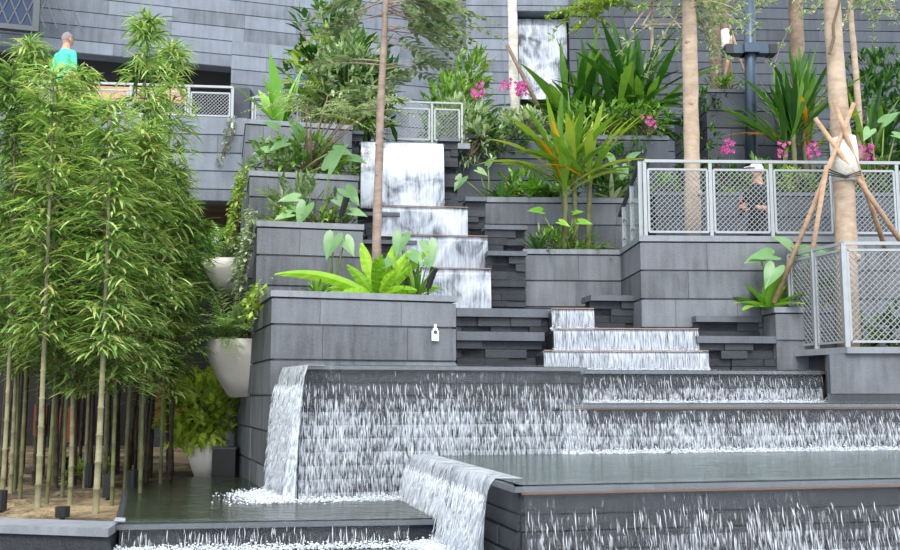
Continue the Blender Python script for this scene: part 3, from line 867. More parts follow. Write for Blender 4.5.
# ================================================================== TREES
def trunk(name, label, path, rads, mat, n=12, knots=0, cat='tree', base=None, group=None):
    pts = [P(*q) for q in path]
    root = thing(name, label, cat, pts[0], group=group); org = V3(pts[0])
    m = M()
    fine = []; fr = []
    for i in range(len(pts) - 1):
        for k in range(6):
            t = k / 6; fine.append(pts[i].lerp(pts[i + 1], t) + V3((U(-1, 1), U(-1, 1), 0)) * rads[i] * .06); fr.append((rads[i] * (1 - t) + rads[i + 1] * t) * U(.95, 1.06))
    fine.append(pts[-1]); fr.append(rads[-1])
    m.tube(fine, fr, n)
    for k in range(knots):
        i = random.randrange(1, len(fine) - 1); m.blob(fine[i] + V3((U(-.8, .8), -.7, 0)) * fr[i], fr[i] * U(.3, .45), 6)
    m.build('trunk', S[mat], root, org, True)
    return root, org, fine, fr
def twigs(root, org, starts, mat, leafmat, n, L, leafL, leafW, per=9, droop=.6, dirs=None, up=.1):
    b = M(); f = M()
    for s in starts:
        for k in range(n):
            d = V3((U(-1, 1), U(-.8, .8), U(-.5, .6) + up)).normalized() if dirs is None else (V3(dirs) + V3((U(-.5, .5), U(-.6, .6), U(-.4, .4)))).normalized()
            p = V3(s); pts = [p.copy()]
            ll = L * U(.6, 1.1)
            for i in range(6):
                p = p + d * ll / 6; d = (d + V3((U(-.2, .2), U(-.2, .2), -droop / 6))).normalized(); pts.append(p.copy())
            b.tube(pts, [.012 * (1 - i / 8) for i in range(7)], 4)
            for j in range(per):
                q = pts[1 + j % 6] + V3((U(-.05, .05), U(-.05, .05), U(-.03, .03)))
                f.blade(q, (U(-1, 1), U(-1, 1), U(-.6, .5)), leafL * U(.6, 1.2), leafW * U(.7, 1.1), .5, 2)
    b.build('branches', S[mat], root, org); f.build('foliage', S[leafmat], root, org)
# slender tree rising through the lowest planter
root, org, fine, fr = trunk('slender_tree', 'slender pinkish trunk tree standing behind the lime green fern', [(376, 283, 10.2), (378, 190, 10.2), (381, 100, 10.2), (385, 30, 10.2), (388, -60, 10.2)], [.05, .046, .04, .034, .026], 'barkpink', 10, 3)
f = M(); b = M()
for (px, py, dx, dz, L) in [(383, 62, -1, .35, .95), (383, 66, 1, .3, .9), (384, 40, 1, .15, 1.0), (385, 20, 1, -.02, 1.1), (386, 5, 1, .1, 1.15), (385, 18, -1, .1, .9), (386, -10, -1, -.1, 1.0), (387, -20, 1, -.35, 1.15), (386, 0, .8, -.3, 1.0), (387, -30, -.9, -.4, 1.0), (388, -35, 1, -.5, 1.2), (382, 85, .9, .35, .35), (381, 108, -.8, .5, .5), (386, 10, .9, .3, .9), (387, -22, .5, -.5, 1.0), (386, 8, 1, -.1, 1.25), (387, -12, .9, -.25, 1.3), (385, 30, .8, .1, .8), (386, -5, -.8, -.25, 1.1), (388, -28, 1, -.35, 1.35)]:
    for k in range(3):
        f.frond(P(px, py + U(-6, 6), 10.2), (dx * U(.7, 1.1), U(-.7, .7), dz + U(-.25, .2)), L * U(.75, 1.05), .36, .45, 13, .055, 0, 1, .5, .5, .3)
f.build('foliage', [S['tree_leaf'], S['barkpink']], root, org)

root, org, fine, fr = trunk('smooth_tree', 'smooth tan trunk tree behind the upper mesh railing', [(693, 240, 12.1), (692, 150, 12.1), (690, 60, 12.1), (688, -40, 12.1)], [.1, .095, .09, .082], 'barkpale', 14, 5)
twigs(root, org, [P(689, 5, 12.1), P(688, -30, 12.1), P(680, -20, 12.1)], 'barkpale', 'pale_leaf', 14, 1.0, .09, .045, 60, .9)
root, org, fine, fr = trunk('staked_tree', 'thick tan trunk tree propped with poles inside the lower railing', [(848, 352, 10.95), (846, 240, 10.95), (842, 150, 10.95), (836, 70, 10.95), (829, -40, 10.95)], [.125, .118, .11, .1, .088], 'barkpale', 16, 3)
m = M(); pts = [P(829, 54, 10.82), P(834, 38, 10.8), P(833, 25, 10.8), P(838, 8, 10.85), P(844, -20, 10.9)]; m.tube(pts, [.02, .018, .016, .014, .012], 6)
m.build('dark_branch', S['twig'], root, org)
m = M(); pts = [P(846.3, 182, 10.95), P(844, 150, 10.95), P(842.3, 138, 10.95)]; m.tube(pts, [.15, .146, .14], 16); m.build('trunk_wrap', S['wrap'], root, org, True)
m = M()
for k in range(3): m.tube([P(825, 168 + k * 3, 10.75), P(846, 176 + k, 10.73), P(861, 171 + 2 * k, 10.78)], .008, 6)
m.build('strap', S['rope'], root, org)
twigs(root, org, [P(828, -30, 10.9), P(850, -40, 10.9), P(870, -30, 11)], 'barkpale', 'pale_leaf', 14, 1.2, .075, .04, 60, .8)
def pole(label, a, b, r=.03, mat='stake'):
    p, q = P(*a), P(*b); m = M(); m.tube([q, q.lerp(p, .5) + V3((.006, 0, 0)), p], [r, r * .95, r * .85], 8)
    o = m.build('wooden_pole', S[mat], None, q, True); tag(o, label, 'pole'); return o
pole('wooden prop pole leaning from the trunk down to the left over taro leaves', (854, 103, 10.75), (774, 303, 11.15))
pole('wooden prop pole crossing the trunk and leaning down to the right', (834, 101, 10.7), (888, 256, 11.1))
pole('wooden prop pole with its sawn tip left of the trunk, leaning right', (815, 118, 10.85), (904, 246, 10.8))
pole('short wooden prop pole standing steeply just left of the thick trunk', (827, 165, 10.7), (800, 318, 11.2))
root, org, fine, fr = trunk('pale_tree', 'thin whitish trunk tree in front of the far water wall', [(518, 152, 15.2), (514, 90, 15.2), (513, 40, 15.2), (511, -40, 15.2)], [.085, .08, .078, .07], 'barkwhite', 10, 2)
twigs(root, org, [P(511, -30, 15.2)], 'barkwhite', 'lime_leaf', 5, .8, .12, .05, 14)
pole('brown prop pole leaning against the thin whitish trunk', (507, 45, 15.0), (538, 106, 14.9), .035, 'barkbrown')
root, org, fine, fr = trunk('young_tree', 'grey trunk tree tied to stakes left of the lamp post', [(729, 92, 16.2), (727, 60, 16.2), (724, 0, 16.2), (722, -40, 16.2)], [.08, .078, .07, .065], 'barkbrown', 10, 2)
m = M(); m.tube([P(728, 60, 16.2), P(726, 30, 16.2)], [.092, .088], 10); m.build('trunk_wrap', S['wrap'], root, org, True)
twigs(root, org, [P(722, -25, 16.2)], 'barkbrown', 'pale_leaf', 16, 1.1, .1, .05, 50)
pole('thin stake left of the grey trunk by the lamp post', (731, 40, 16.0), (723, 88, 16.0), .03)
pole('thin stake leaning right from the grey trunk to the lamp post', (729, 24, 16.1), (746, 78, 16.0), .022)
root, org, fine, fr = trunk('background_tree', 'brown trunk tree above the strap palm on the terrace', [(799, 192, 17.0), (798, 70, 17.0), (796, 20, 17.0), (794, -40, 17.0)], [.13, .13, .12, .11], 'barkbrown', 10, 1)
twigs(root, org, [P(795, -20, 17)], 'barkbrown', 'pale_leaf', 16, 1.4, .1, .05, 60)
root, org, fine, fr = trunk('background_tree', 'thin bare trunk behind the thick propped trunk, upper right', [(861, 168, 14.6), (858, 100, 14.6), (852, 30, 14.6), (848, -40, 14.6)], [.055, .05, .045, .04], 'barkpale', 8, 1)
twigs(root, org, [P(850, -10, 14.6), P(880, -15, 14.6)], 'barkpale', 'pale_leaf', 14, 1.2, .085, .045, 60)
root, org, fine, fr = trunk('background_tree', 'grey trunk behind the smooth tan trunk, partly hidden by leaves', [(717, 192, 17.5), (716, 95, 17.5), (715, 40, 17.5), (714, -40, 17.5)], [.1, .1, .1, .09], 'barkbrown', 8, 1)
root, org, fine, fr = trunk('background_tree', 'young branching tree with yellow green leaves over the dark palms', [(652, 140, 17.2), (652, 20, 17.2), (653, -40, 17.2)], [.03, .028, .02], 'barkpale', 8, 0)
b = M()
for (a, c) in (((652, 0), (630, 30)), ((653, -5), (684, 32)), ((652, 10), (642, 26)), ((640, 25), (690, 24))): b.tube([P(a[0], a[1], 17.1), P(c[0], c[1], 16.9)], [.022, .012], 6)
b.build('bare_branches', S['barkpale'], root, org)
twigs(root, org, [P(600, -8, 17), P(585, 8, 17), P(615, 2, 17), P(630, -5, 17), P(648, -15, 17), P(670, -10, 17)], 'twig', 'lime_leaf', 9, .8, .13, .06, 40, .5)

# lamp post
root = thing('lamp_post', 'blue grey lamp post with a cross-shaped box on the terrace', 'lamp post', P(752, 190, 15.2)); org = V3(root.location)
m = M(); m.tube([P(752, 190, 15.2), P(749, -40, 15.2)], [.095, .085], 14); m.build('pole', S['lamp'], root, org, True)
m = M()
A = P(749.5, 55, 15.2); m.box(A.x - .3, A.x + .3, A.y - .1, A.y + .1, A.z, A.z + .13); m.box(A.x - .12, A.x + .12, A.y - .16, A.y + .16, A.z + .0, A.z + .15)
m.build('junction_box', S['lamp'], root, org)
for sx in (-1, 1):
    m = M(); m.box(A.x + sx * .34 - .06, A.x + sx * .34 + .06, A.y - .12, A.y + .12, A.z - .01, A.z + .14); m.build('spotlight', S['black'], root, org)

# ================================================================== PLANT KINDS
def rosette(name, label, base, n, L, W, tilt=(.5, 1.1), droop=.7, mat='nest', cat='plant', prof=None, wavy=0, fold=.25, az=None, stem=None, group=None, nseg=7, orange=0):
    root = thing(name, label, cat, base, group=group); org = V3(base); m = M()
    for i in range(n):
        a = (az[i] if az else 2 * math.pi * (i + U(-.3, .3)) / n); t = U(*tilt)
        d = V3((math.cos(a) * math.sin(t), math.sin(a) * math.sin(t), math.cos(t)))
        m.blade(V3(base) + V3((math.cos(a), math.sin(a), 0)) * .03, d, L * U(.75, 1.1), W * U(.8, 1.1), droop * U(.6, 1.3), nseg, prof, fold, wavy=wavy, mi=1 if i < orange else 0)
    m.build('leaves', [S[mat], S['orange_leaf']], root, org, True)
    if stem:
        s = M(); s.tube([org, org + V3((0, 0, stem))], .03, 8); s.build('stem', S['stem'], root, org)
    return root
def fern(name, label, base, n, L, W, droop=1.1, mat='fern', tilt=(.4, 1.2), lw=.03, cat='fern', nl=14, az=None):
    root = thing(name, label, cat, base); org = V3(base); m = M()
    for i in range(n):
        a = 2 * math.pi * (i + U(-.3, .3)) / n; t = U(*tilt)
        m.frond(org, (math.cos(a) * math.sin(t), math.sin(a) * math.sin(t), math.cos(t)), L * U(.7, 1.1), W, droop, nl, lw, 0, 1)
    m.build('fronds', [S[mat], S['stem']], root, org)
    return root
def shrub(name, label, base, rad, n, leafL, leafW, mat='mid_leaf', cat='shrub', hang=0, droop=.5, up=.35, stems=6, nseg=2, flowers=0, parent=None):
    """leafy mound; rad = half sizes; base at its foot, crown centre rad.z above"""
    base = V3(base); root = thing(name, label, cat, base); org = V3(base); f = M(); s = M()
    c = base + V3((0, 0, rad[2] * .9))
    for k in range(stems):
        a = U(0, 6.28); q = c + V3((math.cos(a) * rad[0] * .6, math.sin(a) * rad[1] * .6, U(-.2, .7) * rad[2]))
        s.tube([base + V3((U(-.04, .04), U(-.04, .04), 0)), base.lerp(q, .5) + V3((U(-.05, .05), 0, .04)), q], [.014, .011, .006], 5)
    tuft = max(1, n // 6)
    for k in range(tuft):
        while True:
            x, y, z = U(-1, 1), U(-1, 1), U(-1, 1); rr = x * x + y * y + z * z
            if .12 < rr < 1: break
        p = c + V3((x * rad[0], y * rad[1], z * rad[2]))
        o = V3((x, y, z + up))
        for j in range(6):
            d = (o + V3((U(-1, 1), U(-1, 1), U(-1, 1))) * .8)
            f.blade(p + V3((U(-1, 1), U(-1, 1), U(-1, 1))) * leafL * .3, d, leafL * U(.6, 1.2), leafW * U(.7, 1.2), droop, nseg)
    s.build('stems', S['twig'], root, org); f.build('foliage', S[mat], root, org)
    if flowers:
        m = M()
        for k in range(flowers):
            x, y, z = U(-.8, .8), U(-1, -.3), U(.1, 1); p = c + V3((x * rad[0], y * rad[1], z * rad[2]))
            for j in range(6): m.blade(p, (U(-1, 1), U(-1, .4), U(-1, 1)), .05, .035, .2, 2)
        m.build('flowers', S['magenta'], root, org)
    return root
def taro(name, label, base, leaves, mat='aloc'):
    """leaves: (px, py, depth, length m, tip dx, tip dz)"""
    base = V3(base); root = thing(name, label, 'plant', base); org = V3(base); s = M(); f = M()
    for (px, py, d, L, tx, tz) in leaves:
        L *= .86; p = P(px, py, d); mid = base.lerp(p, .6) + V3((0, 0, .06 * L))
        s.tube([base + V3((U(-.04, .04), U(-.04, .04), 0)), mid, p], [.016, .012, .007], 6)
        f.heart(p, (tx, -.35, tz), (0.1 * tx, -.75, .65), L, L * .78)
    s.build('stalks', S['stem'], root, org, True); f.build('leaves', S[mat], root, org, True)
    return root
def orchid(label, px, py, d, base, n=10):
    p = P(px, py, d); base = V3(base); root = thing('orchid', label, 'flower', base); org = V3(base)
    s = M(); s.tube([base, base.lerp(p, .6) + V3((.02, -.02, .05)), p], [.008, .007, .004], 5); s.build('stalk', S['stem'], root, org)
    l = M()
    for k in range(6): l.blade(base, (U(-1, 1), U(-1, 1), U(.3, 1)), .3, .05, .9, 4)
    l.build('leaves', S['mid_leaf'], root, org)
    f = M()
    for k in range(n * 2):
        c = p + V3((U(-.09, .09), U(-.08, .02), U(-.12, .1)))
        for j in range(5):
            a = j * 1.257 + U(-.2, .2); f.blade(c, (math.cos(a), -.25, math.sin(a)), U(.025, .045), .026, .1, 2, side=V3((-math.sin(a), 0, math.cos(a))))
    f.build('flowers', S['magenta'], root, org)
    return root
def palm(name, label, stems, fan, L, W, mat, n, tilt=(.15, 1.2), droop=.8, orange=0, stemr=.035, az=None, cat='palm', nseg=8):
    """clump: stems = list of (base3d, top3d); each top carries strap leaves"""
    base = stems[0][0]; root = thing(name, label, cat, base); org = V3(base)
    f = M()
    for i, (b, t) in enumerate(stems):
        s = M(); k = 7; s.tube([V3(b).lerp(V3(t), j / k) + V3((U(-.006, .006), 0, 0)) for j in range(k + 1)], [stemr * (1.1 - .3 * j / k) * (1 + .12 * (j % 2)) for j in range(k + 1)], 8)
        s.build('stem', S['culmgreen'], root, org, True)
        for j in range(n):
            a = 2 * math.pi * (j + U(-.3, .3)) / n; q = U(*tilt)
            f.blade(V3(t) + V3((U(-.03, .03), U(-.03, .03), U(-.1, .05))), (math.cos(a) * math.sin(q), .7 * math.sin(a) * math.sin(q), math.cos(q)), L * U(.65, 1.1), W * U(.7, 1.15), droop * U(.5, 1.4), nseg,
                    lambda t: max(.06, (.3 + .7 * min(1, t * 1.7)) * (1 - max(0, t - .62) ** 1.4 * 3.4)), .3, mi=1 if abs(j - n * .62) < orange and i % 2 == 0 else 0)
    f.build('leaves', [S[mat], S['orange_leaf']], root, org, True)
    return root

# ---- lowest left planter
nestprof = lambda t: max(.06, (.22 + .95 * math.sin(math.pi * min(1, t * .85 + .12)) ** .8) * (1 if t < .9 else .75))
bn = W1['at'](1.12, .45, -.02)
root = thing('birds_nest_fern', 'lime green bird\'s nest fern at the front of the widest planter', 'fern', bn); org = V3(bn); m = M()
for (dx, dz, L, W_, dr) in [(-1, .62, 1.0, .13, .75), (-.9, .22, .72, .12, .5), (-.28, 1, .58, .15, .1), (.32, 1, .62, .15, .15), (.75, .9, .66, .14, .3), (.1, 1, .42, .13, .2), (-.55, .8, .42, .12, .4), (-.9, .5, .5, .11, .6), (.95, .45, .62, .13, .5), (.7, .35, .45, .12, .6), (-.5, .25, .42, .12, .7), (.2, .4, .36, .13, .7), (-.1, .5, .34, .12, .6), (1, .2, .5, .11, .7), (-.7, .1, .5, .12, .6), (.5, .6, .45, .13, .4), (0, .8, .4, .12, .3), (.3, .2, .35, .12, .8), (.55, .95, .55, .12, .3), (-.45, 1, .3, .11, .2)]:
    d = V3((dx, U(-.55, .25), dz)).normalized()
    m.blade(org + d * .04, d, L * 1.04, W_ * .8, dr, 16, nestprof, .5, wavy=.05, side=(d.cross(V3((0, -1, .25)))).normalized() * -1)
m.build('fronds', S['nest'], root, org)
taro('taro_plant', 'taro with broad leaves at the right end of the widest planter', W1['at'](1.45, .62, -.02), [(402, 236, 10.1, .28, -.3, -1), (428, 244, 10.1, .27, .3, -1), (412, 254, 10.0, .22, .5, -.5), (390, 262, 10.0, .2, -.8, -.4), (425, 262, 10.0, .16, .9, -.5)])
taro('taro_plant', 'single drooping taro leaf hanging against the second planter', W1['at'](.72, .9, -.02), [(334, 237, 10.15, .3, -.35, -1), (345, 240, 10.2, .24, .6, -.9)])
rosette('strap_grass', 'dark green strap grass tuft beside the black uplight', W1['at'](1.5, .3, -.02), 34, .42, .03, (.1, 1.2), .8, 'mid_leaf', 'grass tuft', nseg=4)
rosette('strap_grass', 'low bright green tuft at left corner of the widest planter', W1['at'](.5, .3, -.02), 22, .2, .05, (.4, 1.3), .8, 'hosta', 'grass tuft', nseg=4)
def uplight(label, px, py, d, lean=.3):
    p = P(px, py, d); m = M(); q = p + V3((lean * .22, -.05, .2)); m.tube([p, q], [.03, .04], 10)
    root = thing('garden_uplight', label, 'light', p); m.build('housing', S['black'], root, p)
    m = M(); m.tube([p - V3((0, 0, .1)), p], .012, 6); m.build('spike', S['black'], root, p)
uplight('black garden uplight at the right end of the widest planter', 428, 288, 9.95)
uplight('black garden uplight among the taro in the second planter', 341, 216, 10.85)
# tag hanging on the planter face
A = W1['A']; t = run_to(A, 18, 435); pt = A + W1['e'] * t; z0 = zp(341, pt.y - .02)
root = thing('hanging_tag', 'small white bottle-shaped tag on the front face of the widest planter', 'tag', (pt.x, pt.y - .02, z0), math.radians(18))
m = M(); m.box(-.036, .036, -.015, -.005, 0, .1); m.prism([(-.024, -.015), (.024, -.015), (.024, -.005), (-.024, -.005)], .1, .125); m.box(-.012, .012, -.015, -.005, .125, .165)
m.build('tag_plate', S['tag'], root)
m = M(); m.box(-.03, .03, -.017, -.0152, .025, .032); m.tube([(0, -.0152, .085), (0, -.018, .085)], .02, 10); m.build('tag_print', S['lamp'], root)

# ---- second planter
taro('taro_plant', 'large taro with pale leaves standing up from the second planter', W2['at'](.78, .5, -.02), [(329, 168, 11.0, .42, .35, .5), (297, 198, 10.95, .26, -1, -.1), (297, 210, 10.9, .2, -.9, .2), (306, 206, 10.8, .3, -.4, -1), (346, 190, 11.0, .3, .6, -.6), (338, 200, 10.9, .26, .8, -.5), (352, 212, 10.9, .22, 1, -.2), (290, 214, 10.8, .22, -1, -.3)])
shrub('low_shrub', 'small leafy shrub under the taro in the second planter', W2['at'](.55, .35, -.02), (.4, .22, .12), 170, .12, .05, 'mid_leaf')
shrub('low_shrub', 'dark leafy shrub at the right end of the second planter', W2['at'](1.0, .5, -.02), (.18, .2, .12), 110, .14, .05, 'dark_leaf')
rosette('strap_grass', 'yellow green strap plant at left end of the second planter', W2['at'](.28, .4, -.02), 14, .38, .06, (.3, 1.2), .7, 'lime_leaf', 'grass tuft')
# ---- third planter
b0 = W3['at'](.72, .4, -.03)
root = thing('clumping_palm', 'clump of thin brown stems fanning up from the third planter', 'palm', b0); org = V3(b0); s = M(); f = M()
for k in range(14):
    tx = 300 + k * 5.5; top = P(tx + U(-6, 6), U(95, 118), 12.0 + U(-.25, .35))
    st = org + V3((U(-.07, .07), U(-.06, .06), 0)); s.tube([st, st.lerp(top, .5) + V3(((315 - tx) * .001, 0, .05)), top], [.016, .012, .006], 5)
    for j in range(2):
        d = V3(((tx - 335) * .012 + U(-.7, .7), U(-.9, .5), U(.0, .35)))
        f.frond(top, d, U(.6, .95), .3, .9, 16, .02, 0, 1, .6, .6, .05)
s.build('stems', S['barkbrown'], root, org, True); f.build('fronds', [S['pale_leaf'], S['stem']], root, org)
m = M(); m.tube([org, org + V3((.0, 0, .25)), org + V3((.01, 0, .5))], [.07, .06, .04], 10); m.build('fibrous_base', S['barkbrown'], root, org, True)
taro('taro_plant', 'taro leaves over the front of the third planter', W3['at'](.45, .3, -.03), [(285, 143, 12.0, .28, -.8, -.4), (268, 150, 12.0, .24, -1, -.2), (335, 150, 11.95, .3, .9, -.2), (300, 134, 12.1, .3, -.3, .5), (352, 158, 11.95, .24, 1, -.3), (277, 128, 12.1, .24, -.6, .3)])
shrub('low_shrub', 'loose leafy shrub on the left of the third planter', W3['at'](.32, .35, -.03), (.42, .26, .26), 240, .13, .05, 'mid_leaf')
shrub('low_shrub', 'loose leafy shrub on the right of the third planter', W3['at'](1.05, .35, -.03), (.3, .25, .22), 180, .13, .05, 'mid_leaf')
shrub('low_shrub', 'leafy clump around the brown stems in the third planter', W3['at'](.7, .3, -.02), (.5, .22, .3), 300, .16, .06, 'mid_leaf')
shrub('low_shrub', 'grey green clump at the back of the second planter', W2['at'](.55, .8, -.02), (.5, .22, .34), 260, .18, .06, 'tree_leaf')
# ---- uppermost left planter: tall mixed bush
def bp(px, dd=.6): return V3((P(px, 118, 13.0 + dd).x, 13.0 + dd, W3b['top'] - .03))
rosette('broadleaf_ginger', 'bright green wide-leaf plant at far left in the uppermost planter', bp(280, .25), 9, .95, .27, (.15, .8), .25, 'hosta', 'plant', az=[2.6, 1.9, .7, 3.3, 2.9, 4.2, 1.2, 2.2, .2])
shrub('tall_bush', 'tall grey green bush in the middle of the uppermost planter', bp(348, .6), (.58, .5, .78), 1300, .16, .055, 'tree_leaf', stems=10)
shrub('tall_bush', 'bushy plant with glossy rounded leaves above the wide-leaf plant', bp(330, 1.05), (.55, .35, .86), 480, .24, .1, 'lime_leaf', stems=9)
shrub('tall_bush', 'bush of long dark leaves right of the tall grey green bush', bp(362, .9), (.42, .4, .8), 460, .3, .09, 'dark_leaf', stems=8)
rosette('strap_plant', 'yellow green strap leaves low beside the slender trunk', bp(358, .7), 22, .75, .1, (.5, 1.4), .5, 'palmlime', 'plant')
shrub('tall_bush', 'high crown of rounded leaves at top over the uppermost planter', bp(325, 1.2), (.6, .35, 1.2), 420, .24, .1, 'palmdark', stems=9)

# ---- trailing vines on the left flank
def vine(label, px0, py0, d0, py1, w_, n, mat):
    p = P(px0, py0, d0); root = thing('trailing_vine', label, 'vine', p); org = V3(p); f = M(); s = M()
    H = p.z - P(px0, py1, d0).z
    for k in range(9):
        x = U(-w_, w_); y = U(0, .9); pts = []
        ln = H * U(.5, 1)
        for i in range(7): pts.append(p + V3((x * .2 - y * .28 - .05 - .02 * i + U(-.03, .03), y, .05 - ln * i / 6)))
        s.tube(pts, .005, 4)
        for j in range(n):
            q = random.choice(pts) + V3((U(-.06, .03), U(-.07, .05), U(-.12, .12)))
            f.blade(q, (U(-1, .6), U(-1, .3), U(-.8, .4)), U(.05, .1), U(.03, .055), .4, 2)
    s.build('vine_stems', S['twig'], root, org); f.build('leaves', S[mat], root, org)
vine('variegated vine trailing down the left flank of the second planter', 259, 221, 10.65, 322, .15, 60, 'pale_leaf')
vine('variegated vine trailing down the left flank of the third planter', 251, 172, 11.9, 240, .12, 50, 'lime_leaf')
vine('short vine tuft over the left corner of the widest planter', 271, 291, 9.4, 322, .08, 22, 'lime_leaf')
vine('sparse pale vine hanging over the end of the parapet', 236, 122, 14.6, 168, .3, 14, 'pale_leaf')

# ---- wall pots on the left flank
def sidex(d): return W1['A'].x - .30 * (d - 9.3)
def wallpot(label, d, py0, py1, r):
    x = sidex(d) - .02; z0, z1 = zp(py1, d), zp(py0, d); h = z1 - z0
    root = thing('mounted_pot', label, 'pot', (x, d, z0), math.radians(16.5))
    m = M(); m.lathe((0, 0, 0), [(0, 0), (r * .42, 0), (r * .7, h * .35), (r * .9, h * .7), (r, h), (r * .93, h), (r * .85, h * .85), (0, h * .85)], 20, math.pi / 2, 1.5 * math.pi)
    m.build('bowl', S['pot'], root, smooth=True)
    m = M(); m.lathe((0, 0, 0), [(0, h * .87), (r * .86, h * .87)], 20, math.pi / 2, 1.5 * math.pi); m.build('soil', S['soil'], root)
    return V3((x - r * .45, d, z1 - .02))
p = wallpot('white tapered wall pot of ferns beside the widest planter', 11.1, 341, 397, .5)
fern('hanging_fern', 'fern spilling over the white wall pot by the widest planter', p + V3((.02, -.22, 0)), 40, .74, .28, 1.5, 'fernbright', (.1, 1.3), .035)
shrub('low_shrub', 'grey green trailing plant in the white wall pot', p + V3((.15, .05, 0)), (.3, .3, .2), 260, .09, .04, 'pale_leaf')
p = wallpot('small white wall pot highest on the left flank', 12.9, 262, 296, .45)
fern('hanging_fern', 'dark fern in the highest small white wall pot', p, 26, .65, .26, 1.6, 'fernbright', (.1, 1.3), .04)
shrub('low_shrub', 'dark leafy plant in the highest small white wall pot', p + V3((-.1, 0, -.2)), (.4, .3, .3), 260, .12, .05, 'dark_leaf')
p = wallpot('whitish wall pot tucked under the parapet', 14.0, 240, 262, .3)
fern('hanging_fern', 'pale green fern in the pot under the parapet', p, 18, .55, .24, 1.4, 'mid_leaf', (.3, 1.3), .04)
c = P(207, 478, 11.7); c.z = zG
root = thing('floor_pot', 'white round tapered pot standing on the ground below the wall pots', 'pot', c)
m = M(); m.lathe((0, 0, 0), [(0, 0), (.13, 0), (.2, .18), (.25, .44), (.23, .44), (.21, .38), (0, .38)], 22); m.build('bowl', S['pot'], root, smooth=True)
m = M(); m.lathe((0, 0, 0), [(0, .39), (.215, .39)], 20); m.build('soil', S['soil'], root)
shrub('pot_shrub', 'bright yellow green shrub in the round pot on the ground', c + V3((-.12, 0, .39)), (.44, .38, .42), 1500, .15, .075, 'pot_leaf', stems=9)
m = M(); A = P(222, 484, 11.3); m.box(A.x - .12, A.x + .14, A.y, A.y + .25, zG, zG + .36); 
root = thing('dark_box', 'dark box standing between the round pot and the stone flank', 'box', (A.x, A.y, zG)); m.build('case', S['black'], root, (A.x, A.y, zG))
m = M(); m.box(A.x - .13, A.x + .15, A.y - .01, A.y + .26, zG + .36, zG + .38); m.build('lid', S['metaldark'], root, (A.x, A.y, zG))

# ---- centre beds
def on(pl, px, dy, dz=-.02):
    A = pl['A'] + pl['v'] * dy; t = run_to(A, math.degrees(math.atan2(pl['e'].y, pl['e'].x)), px); q = A + pl['e'] * t; return V3((q.x, q.y, pl['top'] + dz))
# palm in W4
s0 = [(on(W4, 564, .3), P(566, 190, 12.8)), (on(W4, 577, .35), P(573, 172, 12.85)), (on(W4, 588, .4), P(590, 178, 12.9)), (on(W4, 571, .45), P(560, 176, 12.9))]
palm('yellow_palm', 'yellow green palm with orange streaked leaves rising from its stone planter', s0, 1, 1.12, .115, 'palmlime', 22, (.05, 1.25), .75, 1.2, .035)
shrub('low_shrub', 'low leafy shrub under the yellow green palm', on(W4, 560, .3), (.38, .25, .17), 260, .12, .04, 'mid_leaf')
fern('fern', 'ferns at the right of the yellow palm planter', on(W4, 592, .3), 20, .4, .16, 1.2, 'fern', (.3, 1.4), .03)
rosette('strap_grass', 'dark strap tuft spilling at the left corner of the yellow palm planter', on(W4, 538, .2), 24, .4, .05, (.4, 1.4), .9, 'dark_leaf', 'grass tuft')
taro('taro_plant', 'small rounded taro leaves in front of the ledge planter', on(W4, 566, .5), [(541, 211, 12.9, .22, -1, .1), (560, 222, 12.7, .18, .7, -.3), (580, 222, 12.6, .2, 1, -.1), (574, 213, 12.8, .15, .9, .2)], 'hosta')
# ledge W7
rosette('strap_grass', 'dark strap tuft on the ledge at left of the palm', on(W7, 502, .3), 28, .42, .05, (.2, 1.3), .8, 'dark_leaf', 'grass tuft')
shrub('low_shrub', 'bright philodendron clump on the ledge behind the palm stems', on(W7, 530, .3), (.3, .25, .16), 150, .2, .08, 'hosta')
shrub('low_shrub', 'mid green leafy clump on the ledge right of the palm stems', on(W7, 552, .35), (.25, .25, .16), 120, .18, .07, 'mid_leaf')
shrub('low_shrub', 'dark leafy clump at the right end of the ledge', on(W7, 605, .35), (.42, .25, .2), 260, .17, .06, 'dark_leaf')
rosette('fan_plant', 'pale fan of strap leaves on the ledge right of the palm', on(W7, 612, .2), 14, .55, .07, (.4, 1.3), .5, 'pale_leaf', 'plant')
taro('taro_plant', 'two taro leaves on the ledge beside the glass balustrade', on(W7, 622, .4), [(621, 168, 13.7, .3, .2, -1), (612, 160, 13.8, .25, -.5, .6), (630, 158, 13.8, .22, .6, .4)])
taro('taro_plant', 'single taro leaf reaching over the dark stones left of the ledge', on(W7, 490, .3), [(462, 178, 13.5, .26, -.6, -.9), (478, 170, 13.6, .2, .7, -.4), (488, 165, 13.7, .2, .4, .5)])
# dark palms on W8
for (px, dy, n, L, lab) in ((582, 1.3, 24, 1.5, 'dark green palm at left of the big pair, before the water wall'), (632, 1.0, 28, 1.65, 'largest dark green palm at right of the pair below the lime branches')):
    b = on(W8, px, dy); palm('dark_palm', lab, [(b, b + V3((0, 0, .65))), (b + V3((.2, .1, 0)), b + V3((.24, .1, .55))), (b + V3((-.2, -.05, 0)), b + V3((-.25, -.05, .45)))], 1, L * .95, .14, 'palmdark', n, (.05, 1.5), .8, 0, .07)
fern('fern', 'dark fern fronds below the dark palms', on(W8, 568, .4), 22, .75, .26, 1.0, 'dark_leaf', (.4, 1.4), .05)
fern('fern', 'mid green fern fronds below the largest dark palm', on(W8, 620, .4), 20, .7, .26, 1.0, 'fern', (.4, 1.4), .05)
shrub('low_shrub', 'hanging greenery over the front of the dark planter wall at right', on(W8, 645, .1), (.45, .25, .3), 400, .12, .05, 'mid_leaf')
shrub('low_shrub', 'dark small-leaf shrub under the pink orchids', on(W8, 488, .4), (.45, .35, .3), 520, .1, .05, 'dark_leaf', stems=8)
